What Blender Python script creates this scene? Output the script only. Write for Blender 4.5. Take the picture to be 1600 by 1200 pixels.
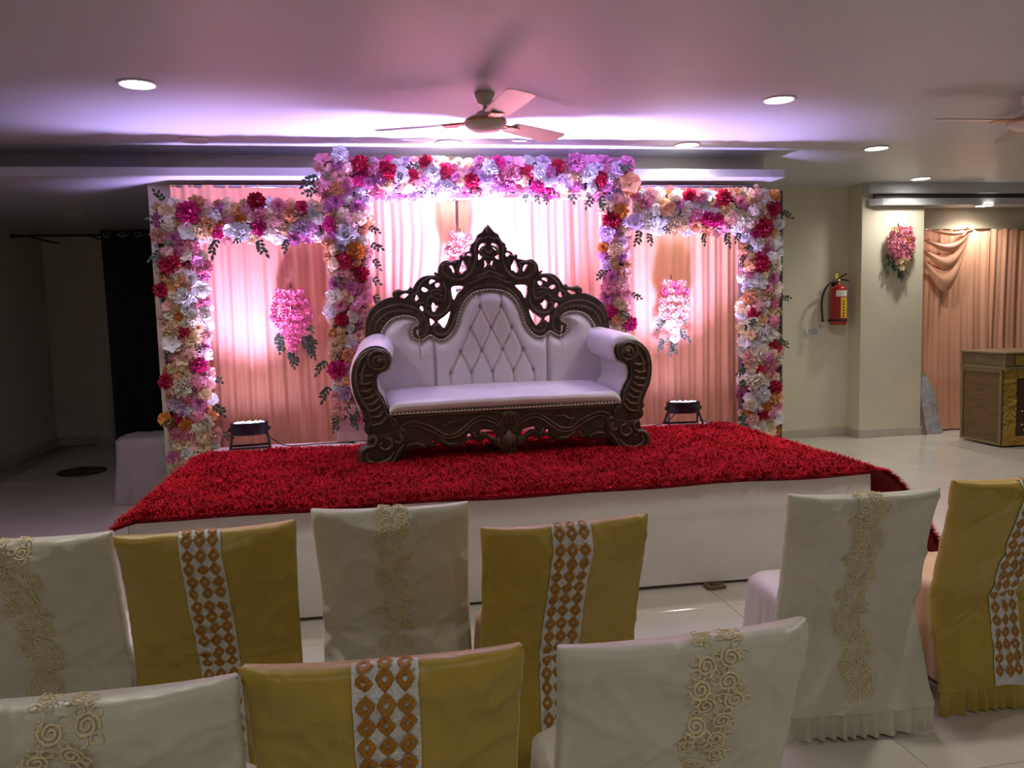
import bpy, math, random
import numpy as np
from mathutils import Vector, Matrix, noise

for _o in list(bpy.data.objects):
    bpy.data.objects.remove(_o)
SC = bpy.context.scene
COL = SC.collection
PI = math.pi
R = math.radians
random.seed(7)
np.random.seed(7)

# ------------------------------------------------------------------ camera
cam_d = bpy.data.cameras.new('camera')
cam_d.sensor_fit = 'HORIZONTAL'
cam_d.sensor_width = 36.0
cam_d.lens = 36.0 * 1250.0 / 1600.0
cam_d.clip_start = 0.05
cam_d.clip_end = 60
cam = bpy.data.objects.new('camera', cam_d)
COL.objects.link(cam)
_p, _r, _y = R(5.22), R(1.54), R(9.8)
_f = Vector((math.sin(_y) * math.cos(_p), math.cos(_y) * math.cos(_p), -math.sin(_p)))
_rt = Vector((math.cos(_y), -math.sin(_y), 0))
_u = _rt.cross(_f)
_R = math.cos(_r) * _rt - math.sin(_r) * _u
_U = math.sin(_r) * _rt + math.cos(_r) * _u
cam.matrix_world = Matrix(((_R.x, _U.x, -_f.x, 0.0), (_R.y, _U.y, -_f.y, 0.0), (_R.z, _U.z, -_f.z, 1.6), (0, 0, 0, 1)))
SC.camera = cam

# ------------------------------------------------------------------ world, exposure
W = bpy.data.worlds.new('hall_world')
SC.world = W
W.use_nodes = True
W.node_tree.nodes['Background'].inputs[0].default_value = (0.9, 0.85, 0.8, 1)
W.node_tree.nodes['Background'].inputs[1].default_value = 0.02
SC.view_settings.view_transform = 'Standard'
SC.view_settings.look = 'None'
SC.view_settings.gamma = 1.0
SC.view_settings.use_curve_mapping = False
SC.view_settings.exposure = 0.85

LAMP_W = 43.0             # each lit ceiling downlight
LAMP_COL = (1.0, 0.94, 0.84)
PAR_COL = (0.60, 0.44, 1.0)
PAR_W = 300.0

# ------------------------------------------------------------------ materials
MATS = {}


def mat(name, col, rough=0.6, var=0.06, scale=8.0, bump=0.0, bscale=40.0, metal=0.0, spec=0.5, sheen=0.0,
        stretch=(1, 1, 1), emit=None, estr=0.0, coat=0.0, trans=0.0):
    if name in MATS:
        return MATS[name]
    m = bpy.data.materials.new(name)
    m.use_nodes = True
    nt = m.node_tree
    b = nt.nodes['Principled BSDF']
    b.inputs['Roughness'].default_value = rough
    b.inputs['Metallic'].default_value = metal
    b.inputs['Specular IOR Level'].default_value = spec
    b.inputs['Sheen Weight'].default_value = sheen
    b.inputs['Coat Weight'].default_value = coat
    tc = nt.nodes.new('ShaderNodeTexCoord')
    mp = nt.nodes.new('ShaderNodeMapping')
    mp.inputs['Scale'].default_value = stretch
    nt.links.new(tc.outputs['Object'], mp.inputs['Vector'])
    nz = nt.nodes.new('ShaderNodeTexNoise')
    nz.inputs['Scale'].default_value = scale
    nz.inputs['Detail'].default_value = 4
    nt.links.new(mp.outputs['Vector'], nz.inputs['Vector'])
    rp = nt.nodes.new('ShaderNodeValToRGB')
    c = col
    rp.color_ramp.elements[0].position = 0.3
    rp.color_ramp.elements[1].position = 0.7
    rp.color_ramp.elements[0].color = (*[max(0, x * (1 - var)) for x in c], 1)
    rp.color_ramp.elements[1].color = (*[min(1, x * (1 + var)) for x in c], 1)
    nt.links.new(nz.outputs['Fac'], rp.inputs['Fac'])
    nt.links.new(rp.outputs['Color'], b.inputs['Base Color'])
    if bump > 0:
        n2 = nt.nodes.new('ShaderNodeTexNoise')
        n2.inputs['Scale'].default_value = bscale
        n2.inputs['Detail'].default_value = 3
        nt.links.new(mp.outputs['Vector'], n2.inputs['Vector'])
        bp = nt.nodes.new('ShaderNodeBump')
        bp.inputs['Strength'].default_value = bump
        bp.inputs['Distance'].default_value = 0.01
        nt.links.new(n2.outputs['Fac'], bp.inputs['Height'])
        nt.links.new(bp.outputs['Normal'], b.inputs['Normal'])
    if emit:
        b.inputs['Emission Color'].default_value = (*emit, 1)
        b.inputs['Emission Strength'].default_value = estr
    if trans > 0:
        tr = nt.nodes.new('ShaderNodeBsdfTranslucent')
        nt.links.new(rp.outputs['Color'], tr.inputs['Color'])
        mx = nt.nodes.new('ShaderNodeMixShader')
        mx.inputs[0].default_value = trans
        nt.links.new(b.outputs[0], mx.inputs[1])
        nt.links.new(tr.outputs[0], mx.inputs[2])
        nt.links.new(mx.outputs[0], nt.nodes['Material Output'].inputs['Surface'])
    MATS[name] = m
    return m


M_WALL = mat('wall_paint', (0.68, 0.64, 0.50), 0.55, 0.05, 1.6, 0.05, 60)
M_CEIL = mat('ceiling_paint', (0.52, 0.545, 0.575), 0.45, 0.03, 1.2, 0.03, 30)
M_TILE = mat('floor_tile', (0.60, 0.57, 0.50), 0.10, 0.05, 2.5, 0.0, 1, spec=0.5)
M_GROUT = mat('floor_grout', (0.30, 0.28, 0.25), 0.8, 0.1, 20)
M_SKIRT = mat('skirting_tile', (0.52, 0.48, 0.40), 0.25, 0.05, 4)
M_DRAPE = mat('peach_drape', (0.84, 0.40, 0.26), 0.42, 0.05, 5, 0.08, 90, stretch=(6, 6, 0.6), trans=0.15)
M_PEACH2 = mat('peach_satin', (0.84, 0.44, 0.29), 0.36, 0.04, 5, 0.05, 60, stretch=(6, 6, 0.5), trans=0.1)
M_CLOTH = mat('white_cloth', (0.70, 0.68, 0.64), 0.7, 0.05, 5, 0.15, 30)
M_RUG = mat('red_rug_backing', (0.28, 0.008, 0.015), 0.9, 0.3, 30, 0.4, 120)
M_PILE = mat('red_rug_pile', (0.44, 0.008, 0.017), 0.9, 0.28, 9, spec=0.15)
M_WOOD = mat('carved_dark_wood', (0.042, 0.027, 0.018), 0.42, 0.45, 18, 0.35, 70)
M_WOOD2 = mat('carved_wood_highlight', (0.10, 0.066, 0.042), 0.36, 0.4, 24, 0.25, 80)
M_LEATHER = mat('white_leatherette', (0.70, 0.66, 0.67), 0.40, 0.03, 6, 0.08, 160)
M_PIPE = mat('cream_piping', (0.55, 0.50, 0.42), 0.6, 0.1, 30)
M_NAIL = mat('bronze_nail', (0.06, 0.045, 0.03), 0.35, 0.2, 20, metal=0.7)
M_CRYSTAL = mat('crystal_button', (0.50, 0.46, 0.48), 0.12, 0.1, 60, spec=0.9)
M_CREAM = mat('cream_satin', (0.58, 0.575, 0.47), 0.38, 0.05, 6, 0.55, 13, sheen=0.1)
M_GOLD = mat('gold_satin', (0.43, 0.30, 0.045), 0.38, 0.07, 6, 0.50, 13, sheen=0.1)
M_TINTSEAT = mat('light_tinted_seat_cover', (0.66, 0.43, 0.24), 0.45, 0.06, 6, 0.12, 24)  # peach cast of the light on the seats is put into this colour
M_PINKSEAT = mat('pale_pink_seat_cover', (0.62, 0.57, 0.56), 0.42, 0.05, 6, 0.12, 24)
M_TRIM = mat('white_sequin_band', (0.66, 0.66, 0.66), 0.25, 0.18, 120, 0.5, 160, spec=0.8)
M_DIAM = mat('orange_thread', (0.42, 0.18, 0.012), 0.5, 0.2, 90, 0.5, 200)
M_RIBBON = mat('champagne_ribbon', (0.78, 0.66, 0.38), 0.35, 0.12, 60, 0.2, 120)
M_CHROME = mat('steel_tube', (0.45, 0.45, 0.46), 0.25, 0.05, 20, metal=1.0)
M_BLACK = mat('black_metal', (0.012, 0.012, 0.014), 0.4, 0.2, 20)
M_RUBBER = mat('black_rubber', (0.010, 0.010, 0.011), 0.6, 0.2, 20)
M_DARKPOST = mat('dark_frame_post', (0.07, 0.085, 0.08), 0.45, 0.1, 10)
M_BOARD = mat('lilac_board_cloth', (0.66, 0.56, 0.60), 0.7, 0.05, 8, 0.1, 30)
M_LEAFMAT = mat('dark_leaf_mat', (0.035, 0.04, 0.028), 0.7, 0.4, 30, 0.5, 60)
M_LEAF = mat('dark_green_leaf', (0.042, 0.070, 0.038), 0.45, 0.4, 30)
M_LEAF2 = mat('pale_green_leaf', (0.10, 0.14, 0.075), 0.5, 0.4, 30)
M_FANW = mat('fan_enamel', (0.62, 0.58, 0.50), 0.28, 0.04, 8)
M_FANG = mat('fan_gold_trim', (0.55, 0.30, 0.18), 0.25, 0.1, 20, metal=0.8)
M_LED = mat('downlight_diffuser', (0.9, 0.9, 0.9), 0.5, 0.0, 1, emit=(1.0, 0.96, 0.88), estr=9.0)
M_LEDOFF = mat('downlight_diffuser_off', (0.55, 0.53, 0.50), 0.4, 0.02, 4)
M_WHITEPL = mat('white_plastic', (0.72, 0.71, 0.68), 0.35, 0.03, 10)
M_GREYPL = mat('grey_plastic', (0.42, 0.41, 0.40), 0.4, 0.03, 10)
M_EXT = mat('extinguisher_red', (0.36, 0.012, 0.015), 0.28, 0.08, 10, coat=0.3)
M_YELLOW = mat('yellow_sticker', (0.72, 0.50, 0.04), 0.45, 0.05, 10)
M_DCURT = mat('dark_velvet', (0.014, 0.014, 0.017), 0.8, 0.3, 10, 0.2, 60, stretch=(8, 8, 0.6))
M_DBAND = mat('black_velvet_band', (0.004, 0.004, 0.006), 0.7, 0.2, 10)
M_RODM = mat('curtain_rod_metal', (0.12, 0.08, 0.05), 0.35, 0.1, 10, metal=0.6)
M_CWOOD = mat('counter_veneer', (0.16, 0.085, 0.035), 0.30, 0.28, 5, 0.05, 20, stretch=(1, 1, 9))
M_GOLDF = mat('gold_foil', (0.70, 0.46, 0.12), 0.18, 0.12, 9, 0.9, 28, metal=0.95)
M_BRONZE = mat('bronze_trim', (0.30, 0.22, 0.12), 0.3, 0.1, 9, metal=0.5)
M_FILM = mat('plastic_wrap', (0.42, 0.43, 0.46), 0.12, 0.25, 14, 0.9, 22, spec=0.8)
M_LENS = mat('par_lens', (0.9, 0.85, 1.0), 0.2, 0.02, 6, emit=(0.80, 0.68, 1.0), estr=11.0)
M_GROOVE = mat('cove_groove_shade', (0.10, 0.085, 0.08), 0.6, 0.05, 4)  # dark colour stands in for the shade inside the groove


# ------------------------------------------------------------------ object helpers
def tag(o, label=None, cat=None, group=None, kind=None):
    if label:
        o['label'] = label
    if cat:
        o['category'] = cat
    if group:
        o['group'] = group
    if kind:
        o['kind'] = kind
    return o


def thing(name, label, cat, loc=(0, 0, 0), rz=0.0, group=None):
    o = bpy.data.objects.new(name, None)
    o.empty_display_size = 0.05
    COL.objects.link(o)
    o.location = loc
    o.rotation_euler = (0, 0, rz)
    return tag(o, label, cat, group)


def link(name, me, m=None, parent=None, loc=None, rot=None, scale=None):
    o = bpy.data.objects.new(name, me)
    COL.objects.link(o)
    if m is not None and not me.materials:
        me.materials.append(m)
    if parent:
        o.parent = parent
    if loc is not None:
        o.location = loc
    if rot is not None:
        o.rotation_euler = rot
    if scale is not None:
        o.scale = scale
    return o


class MB:
    """collects verts and faces for one mesh"""

    def __init__(s):
        s.v, s.f = [], []

    def add(s, vs, fs):
        o = len(s.v)
        s.v += [tuple(v) for v in vs]
        s.f += [tuple(i + o for i in f) for f in fs]

    def box(s, x0, x1, y0, y1, z0, z1):
        s.add([(x0, y0, z0), (x1, y0, z0), (x1, y1, z0), (x0, y1, z0), (x0, y0, z1), (x1, y0, z1), (x1, y1, z1), (x0, y1, z1)],
              [(0, 3, 2, 1), (4, 5, 6, 7), (0, 1, 5, 4), (1, 2, 6, 5), (2, 3, 7, 6), (3, 0, 4, 7)])

    def bbox(s, x0, x1, y0, y1, z0, z1, b=0.005):
        """box with chamfered edges"""
        vs, idx = [], {}
        for ix, (x, xs) in enumerate(((x0, 1), (x1, -1))):
            for iy, (y, ys) in enumerate(((y0, 1), (y1, -1))):
                for iz, (z, zs) in enumerate(((z0, 1), (z1, -1))):
                    idx[ix, iy, iz] = len(vs)
                    vs += [(x, y + ys * b, z + zs * b), (x + xs * b, y, z + zs * b), (x + xs * b, y + ys * b, z)]
        g = lambda a, b_, c, k: idx[a, b_, c] + k
        fs = []
        for a in (0, 1):
            q = [g(a, 0, 0, 0), g(a, 1, 0, 0), g(a, 1, 1, 0), g(a, 0, 1, 0)]
            fs.append(q if a else q[::-1])
            q = [g(0, a, 0, 1), g(1, a, 0, 1), g(1, a, 1, 1), g(0, a, 1, 1)]
            fs.append(q[::-1] if a else q)
            q = [g(0, 0, a, 2), g(1, 0, a, 2), g(1, 1, a, 2), g(0, 1, a, 2)]
            fs.append(q if a else q[::-1])
        for a in (0, 1):
            for c in (0, 1):
                fs.append([g(a, c, 0, 0), g(a, c, 1, 0), g(a, c, 1, 1), g(a, c, 0, 1)])
                fs.append([g(a, 0, c, 0), g(a, 1, c, 0), g(a, 1, c, 2), g(a, 0, c, 2)])
                fs.append([g(0, a, c, 1), g(1, a, c, 1), g(1, a, c, 2), g(0, a, c, 2)])
                for d in (0, 1):
                    fs.append([g(a, c, d, 0), g(a, c, d, 1), g(a, c, d, 2)])
        s.add(vs, fs)

    def tube(s, pts, r, n=8, cap=True, rad=None):
        pts = [Vector(p) for p in pts]
        k = len(pts)
        rings = []
        up = None
        for i, p in enumerate(pts):
            t = (pts[min(i + 1, k - 1)] - pts[max(i - 1, 0)])
            if t.length < 1e-9:
                t = Vector((0, 0, 1))
            t.normalize()
            if up is None:
                a = Vector((0, 0, 1)) if abs(t.z) < 0.9 else Vector((1, 0, 0))
                up = (a - t * a.dot(t)).normalized()
            else:
                up = (up - t * up.dot(t))
                if up.length < 1e-6:
                    up = Vector((1, 0, 0))
                up.normalize()
            b = t.cross(up)
            rr = rad[i] if rad else r
            rings.append([p + (up * math.cos(2 * PI * j / n) + b * math.sin(2 * PI * j / n)) * rr for j in range(n)])
        vs = [v for rg in rings for v in rg]
        fs = []
        for i in range(k - 1):
            for j in range(n):
                fs.append((i * n + j, i * n + (j + 1) % n, (i + 1) * n + (j + 1) % n, (i + 1) * n + j))
        if cap:
            fs.append(tuple(range(n))[::-1])
            fs.append(tuple((k - 1) * n + j for j in range(n)))
        s.add(vs, fs)

    def lathe(s, prof, n=24, o=(0, 0, 0), cap=True):
        vs, fs = [], []
        for r, z in prof:
            for j in range(n):
                a = 2 * PI * j / n
                vs.append((o[0] + r * math.cos(a), o[1] + r * math.sin(a), o[2] + z))
        for i in range(len(prof) - 1):
            for j in range(n):
                fs.append((i * n + j, i * n + (j + 1) % n, (i + 1) * n + (j + 1) % n, (i + 1) * n + j))
        if cap:
            fs.append(tuple(range(n))[::-1])
            fs.append(tuple((len(prof) - 1) * n + j for j in range(n)))
        s.add(vs, fs)

    def grid(s, fn, nu, nv, closed_u=False):
        vs = [fn(i / (nu if closed_u else nu - 1), j / (nv - 1)) for j in range(nv) for i in range(nu)]
        fs = []
        for j in range(nv - 1):
            for i in range(nu if closed_u else nu - 1):
                i2 = (i + 1) % nu
                fs.append((j * nu + i, j * nu + i2, (j + 1) * nu + i2, (j + 1) * nu + i))
        s.add(vs, fs)

    def ball(s, c, r, n=8, m=5, sz=1.0):
        vs, fs = [], []
        for j in range(m + 1):
            t = PI * j / m
            for i in range(n):
                a = 2 * PI * i / n
                vs.append((c[0] + r * math.sin(t) * math.cos(a), c[1] + r * math.sin(t) * math.sin(a), c[2] + r * sz * math.cos(t)))
        for j in range(m):
            for i in range(n):
                fs.append((j * n + i, (j + 1) * n + i, (j + 1) * n + (i + 1) % n, j * n + (i + 1) % n))
        s.add(vs, fs)

    def mesh(s, name, m=None, smooth=True):
        me = bpy.data.meshes.new(name)
        me.from_pydata(s.v, [], s.f)
        me.validate()
        if smooth:
            me.polygons.foreach_set('use_smooth', [True] * len(me.polygons))
        if m:
            me.materials.append(m)
        me.update()
        return me

    def build(s, name, m, parent=None, smooth=False, loc=None, rot=None):
        return link(name, s.mesh(name, m, smooth), None, parent, loc, rot)


def autosmooth(o, ang=40):
    me = o.data
    me.polygons.foreach_set('use_smooth', [True] * len(me.polygons))
    try:
        me.set_sharp_from_angle(angle=R(ang))
    except Exception:
        pass
    return o


def smooth_path(pts, n=4, closed=False):
    """Catmull-Rom resampling of a 2-D or 3-D path"""
    P = [np.array(p, float) for p in pts]
    k = len(P)
    out = []
    rng = range(k) if closed else range(k - 1)
    for i in rng:
        if closed:
            a, b, c, d = P[(i - 1) % k], P[i], P[(i + 1) % k], P[(i + 2) % k]
        else:
            a, b, c, d = P[max(i - 1, 0)], P[i], P[i + 1], P[min(i + 2, k - 1)]
        for j in range(n):
            t = j / n
            out.append(tuple(0.5 * ((2 * b) + (c - a) * t + (2 * a - 5 * b + 4 * c - d) * t * t + (3 * b - a - 3 * c + d) * t ** 3)))
    if not closed:
        out.append(tuple(P[-1]))
    return out


def carved_mesh(name, loops, thick, bevel, m, yc=0.0):
    """flat pierced board: closed 2-D loops (x, z) filled, given thickness and rounded edges, standing in the XZ plane"""
    cu = bpy.data.curves.new(name + '_outline', 'CURVE')
    cu.dimensions = '2D'
    cu.fill_mode = 'BOTH'
    cu.extrude = thick / 2 - bevel
    cu.bevel_depth = bevel
    cu.bevel_resolution = 2
    cu.offset = -bevel
    for lp in loops:
        sp = cu.splines.new('POLY')
        sp.points.add(len(lp) - 1)
        for i, (x, z) in enumerate(lp):
            sp.points[i].co = (x, z, 0, 1)
        sp.use_cyclic_u = True
    ob = bpy.data.objects.new(name + '_tmp', cu)
    COL.objects.link(ob)
    dg = bpy.context.evaluated_depsgraph_get()
    me = bpy.data.meshes.new_from_object(ob.evaluated_get(dg))
    bpy.data.objects.remove(ob)
    bpy.data.curves.remove(cu)
    me.name = name
    co = np.empty(len(me.vertices) * 3)
    me.vertices.foreach_get('co', co)
    co = co.reshape(-1, 3)
    co = np.stack([co[:, 0], yc - co[:, 2], co[:, 1]], 1)
    me.vertices.foreach_set('co', co.ravel())
    me.materials.clear()
    me.materials.append(m)
    me.polygons.foreach_set('use_smooth', [True] * len(me.polygons))
    try:
        me.set_sharp_from_angle(angle=R(50))
    except Exception:
        pass
    me.update()
    return me


def struct(name, mb, m, smooth=False):
    return tag(mb.build(name, m, None, smooth), kind='structure')

# ------------------------------------------------------------------ the hall
XL, XR, YN, YW, YC, ZC = -4.10, 10.5, -3.6, 7.0, 8.73, 2.94
mb = MB()
mb.box(XL - .1, XR, YN, 11.4, -0.06, -0.004)
floor = struct('floor', mb, M_GROUT)
floor['label'] = 'glossy beige tiled floor of the hall'
T = 0.80
mb = MB()
mb.bbox(-T / 2 + .0015, T / 2 - .0015, -T / 2 + .0015, T / 2 - .0015, -0.02, 0.0, 0.0015)
tile_me = mb.mesh('tile', M_TILE, False)
for ix in range(-5, 12):
    for iy in range(0, 14):
        x, y = ix * T + 0.62, iy * T + 0.30
        if x - T / 2 < XL or x > 9.6 or (XL < x < 3.2 and y > 11):
            if x + T / 2 < XL + .02 or x > 9.6:
                continue
        o = link('tile', tile_me, None, floor, (x, y, 0))

mb = MB()
mb.box(XL - .1, XR, YN, YW + .1, ZC, ZC + .1)
mb.box(3.62, XR, YW + .1, 9.0, ZC, ZC + .1)
struct('ceiling', mb, M_CEIL)['label'] = 'white plaster main ceiling of the hall'
# lower soffit in front of the stage wall, running on as the low ceiling over the left recess
mb = MB()
mb.bbox(XL, 3.62, 6.62, 6.98, 2.70, 2.77, .004)
struct('trim_1', mb, M_CEIL)['label'] = 'hanging plaster soffit ledge above the stage backdrop'
mb = MB()
mb.box(XL, -1.74, 6.98, 11.3, 2.70, 2.77)
struct('trim_2', mb, M_CEIL)['label'] = 'low plaster ceiling over the unlit left recess'
mb = MB()
mb.box(-1.74, 3.62, YW, 8.9, 0, ZC)
struct('wall_back', mb, M_WALL)['label'] = 'cream wall block behind the stage drapes'
mb = MB()
mb.box(XL, -1.742, YW, YW + .1, 2.77, ZC)
struct('trim_3', mb, M_CEIL)['label'] = 'plaster upstand closing the cove over the left recess'
mb = MB()
mb.box(3.62, 5.59, YC, YC + .15, 0, ZC)
mb.box(6.39, XR, YC + .05, YC + .2, 0, ZC)
struct('wall_right_back', mb, M_WALL)['label'] = 'cream wall carrying the fire extinguisher and curtains'
mb = MB()
mb.bbox(5.59, 6.39, 8.48, 8.93, 0, ZC, .004)
struct('wall_column', mb, M_WALL)['label'] = 'square cream column with floral spray'
mb = MB()
mb.box(XL - .12, XL, YN, 11.4, 0, ZC)
struct('wall_left', mb, M_WALL)['label'] = 'plain cream side wall in the unlit left recess'
mb = MB()
mb.box(XL, -1.75, 11.2, 11.32, 0, ZC)
mb.bbox(-3.56, -3.02, 11.05, 11.2, 0, 2.70, .004)
struct('wall_recess', mb, M_WALL)['label'] = 'dim end wall of the left recess with shallow pilaster'
mb = MB()
mb.box(XR, XR + .1, YN, 9.0, 0, ZC)
struct('wall_right', mb, M_WALL)
mb = MB()
mb.box(XL, XR, YN - .1, YN, 0, ZC)
struct('wall_front', mb, M_WALL)
# skirting
def skirting(name, boxes, lab):
    mb = MB()
    for b in boxes:
        mb.bbox(*b, .003)
    struct(name, mb, M_SKIRT)['label'] = lab
skirting('baseboard_right', [(3.62, 5.578, 8.716, 8.73, 0, .10), (5.576, 5.59, 8.468, 8.73, 0, .10), (5.578, 6.402, 8.466, 8.48, 0, .10), (6.39, 6.404, 8.48, 8.78, 0, .10), (6.404, 10.5, 8.766, 8.78, 0, .10)],
         'grey tile skirting along the right wall and column')
skirting('baseboard_left', [(XL, XL + .014, YN, 11.2, 0, .12), (XL + .014, -3.56, 11.186, 11.2, 0, .12), (-3.572, -3.008, 11.036, 11.05, 0, .12), (-3.02, -1.75, 11.186, 11.2, 0, .12)],
         'dim tile skirting around the left recess')
# right-hand soffit with a dark groove
mb = MB()
ys, zb, zt = 8.40, 2.69, 2.765
prof = [(5.66, 8.47), (5.66, 8.45), (5.80, ys), (XR - .02, ys), (XR - .02, 8.72), (6.41, 8.72), (6.41, 8.47)]
n = len(prof)
mb.add([(x, y, zb) for x, y in prof] + [(x, y, zt) for x, y in prof], [tuple(range(n))[::-1], tuple(range(n, 2 * n))] + [(i, (i + 1) % n, n + (i + 1) % n, n + i) for i in range(n)])
struct('trim_4', mb, M_CEIL)['label'] = 'plaster soffit over the peach curtains with clipped corner'
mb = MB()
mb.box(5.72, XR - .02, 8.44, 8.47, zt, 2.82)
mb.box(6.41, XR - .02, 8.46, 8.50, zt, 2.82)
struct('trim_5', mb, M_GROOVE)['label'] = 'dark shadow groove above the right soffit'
mb = MB()
mb.box(5.60, XR - .02, 8.37, 8.47, 2.82, ZC)
struct('trim_6', mb, M_CEIL)['label'] = 'plaster bulkhead dropping from the ceiling above the groove'


# ------------------------------------------------------------------ ceiling downlights
def downlight(x, y, z, on, label, rng=False):
    t = thing('ceiling_downlight', label, 'downlight', (x, y, z), 0, 'recessed ceiling downlights')
    mb = MB()
    mb.lathe([(0.090, 0.0), (0.108, -0.001), (0.111, -0.006), (0.107, -0.010), (0.095, -0.011), (0.091, -0.004)], 32, cap=False)
    mb.build('trim_ring', M_WHITEPL, t, True)
    mb = MB()
    mb.lathe([(0.0005, -0.009), (0.06, -0.009), (0.094, -0.007), (0.094, 0.0)], 32)
    mb.build('diffuser', M_LED if on else M_LEDOFF, t, True)
    if on:
        ld = bpy.data.lights.new('downlight_lamp', 'SPOT')
        ld.energy = LAMP_W
        ld.color = LAMP_COL
        ld.spot_size = R(155)
        ld.spot_blend = 0.9
        ld.shadow_soft_size = 0.075
        lo = bpy.data.objects.new('downlight_lamp', ld)
        COL.objects.link(lo)
        lo.parent = t
        lo.location = (0, 0, -0.02)
    return t


DL = [(-1.25, 4.96, 1, 'lit downlight at the upper left, left of the ceiling fan'),
      (2.70, 5.02, 1, 'lit downlight at the upper right between the two fans'),
      (0.657, 6.45, 1, 'lit downlight just below the ceiling fan hub, above the flowers'),
      (2.645, 6.45, 1, 'lit downlight near the right end of the central flower beam'),
      (4.43, 6.52, 1, 'lit downlight on the main ceiling above the fire extinguisher wall'),
      (6.05, 8.10, 1, 'lit downlight close to the bulkhead above the column'),
      (-1.25, 6.45, 0, 'unlit downlight in the purple glow above the left arch'),
      (4.65, 3.4, 1, 'downlight out of view to the right above the chairs'),
      (2.70, 2.75, 1, 'added unseen fill downlight above the gap before the stage at right'),  # added lamp, brightens the stage front, sofa and flowers
      (-1.25, 3.0, 1, 'added unseen fill downlight above the gap before the stage at left'),  # added partner on the left, also fills the stage front and flowers
      (2.70, -0.9, 1, 'added unseen fill downlight behind the camera to the right'),  # added behind the view to brighten the chair backs
      (-1.25, -0.9, 1, 'added unseen fill downlight behind the camera to the left'),  # added left-hand fill for the chair backs
      (0.70, -0.9, 1, 'added unseen fill downlight over the camera position'),  # added middle fill lamp for the chairs and stage front
      (6.6, 5.0, 1, 'downlight far right by the counter, out of view')]
for x, y, on, lab in DL:
    downlight(x, y, ZC, on, lab)
downlight(7.16, 8.46, zb, 1, 'lit downlight in the soffit right above the peach curtains')
downlight(-3.05, 7.25, 2.70, 0, 'dark unlit downlight under the low ceiling at the left edge')
downlight(-3.0, 9.0, 2.70, 0, 'dark unlit downlight deep in the left recess above the curtain')


# ------------------------------------------------------------------ ceiling fans
def fan(x, y, label, rot0):
    t = thing('ceiling_fan', label, 'ceiling fan', (x, y, ZC), 0, 'ceiling fans')
    mb = MB()
    mb.lathe([(0.02, -0.075), (0.045, -0.06), (0.06, -0.02), (0.064, 0.0)], 24)
    mb.build('canopy', M_FANW, t, True)
    mb = MB()
    mb.tube([(0, 0, -0.05), (0, 0, -0.15)], 0.014, 12)
    mb.build('rod', M_FANW, t, True)
    mb = MB()
    mb.lathe([(0.018, -0.10), (0.05, -0.115), (0.075, -0.14), (0.082, -0.15)], 24)
    mb.build('rod_cup', M_FANW, t, True)
    mb = MB()
    mb.lathe([(0.03, -0.135), (0.10, -0.145), (0.125, -0.16), (0.128, -0.19), (0.115, -0.205), (0.085, -0.225), (0.04, -0.236), (0.001, -0.238)], 36)
    h = mb.build('motor_housing', M_FANW, t, True)
    mb = MB()
    mb.lathe([(0.126, -0.165), (0.133, -0.170), (0.134, -0.18), (0.126, -0.186)], 36, cap=False)
    mb.build('gold_band', M_FANG, h, True)
    bl = MB()
    br = MB()
    # blade along +X, slight pitch
    def bf(u, v):
        xx = 0.215 + u * 0.50
        w = 0.070 + 0.012 * math.sin(u * PI * 0.6)
        e = min(1.0, (1 - u) / 0.04) if u > 0.96 else 1
        yy = (v - .5) * 2 * w * (0.55 + 0.45 * math.sqrt(max(e, 0)))
        return (xx, yy, -0.172 - yy * 0.17)
    bl.grid(bf, 20, 5)
    nv = len(bl.v)
    bl.add([(a, b, c - .004) for a, b, c in bl.v[:nv]], [f[::-1] for f in bl.f])
    bme = bl.mesh('blade', M_FANW)
    br.bbox(0.10, 0.20, -0.028, 0.028, -0.182, -0.170, .004)
    br.bbox(0.185, 0.275, -0.042, 0.042, -0.186, -0.174, .004)
    rme = br.mesh('blade_bracket', M_FANG, False)
    for k in range(3):
        a = rot0 + k * 2 * PI / 3
        b = link('blade', bme, None, t, None, (0, 0, a))
        link('blade_bracket', rme, None, b)
    return t


fan(0.745, 5.02, 'cream three-blade ceiling fan hanging in front of the flower beam', R(-82))
fan(4.37, 4.78, 'cream ceiling fan cut off by the right edge of the photo', R(-60))

# ------------------------------------------------------------------ left recess: rod, dark curtain, covered table, round lid
t = thing('curtain_rod', 'thin metal curtain rod across the dark left recess', 'curtain rod', (-2.9, 10.05, 2.60))
mb = MB()
mb.tube([(-1.05, 0, 0), (1.1, 0, 0)], 0.014, 10)
mb.build('rod', M_RODM, t, True)
for sx in (-1.05,):
    mb = MB()
    mb.ball((sx - .03, 0, 0), .03, 12, 8)
    mb.build('finial', M_RODM, t, True)
for sx in (-0.95, -0.3, .9):
    mb = MB()
    mb.box(sx - .01, sx + .01, 0, 1.0, -.01, .01)
    mb.build('bracket', M_RODM, t)


def pleat(x, k=1.0, ph=0.0):
    return (0.55 * math.sin(x * 46 * k + 1.7 * math.sin(x * 5.3 + ph)) + 0.30 * math.sin(x * 97 * k + 2.1 * math.sin(x * 3.7 + ph) + 1.3)
            + 0.35 * math.sin(x * 19 * k + ph * 2 + 0.8 * math.sin(x * 2.2)))


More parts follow.
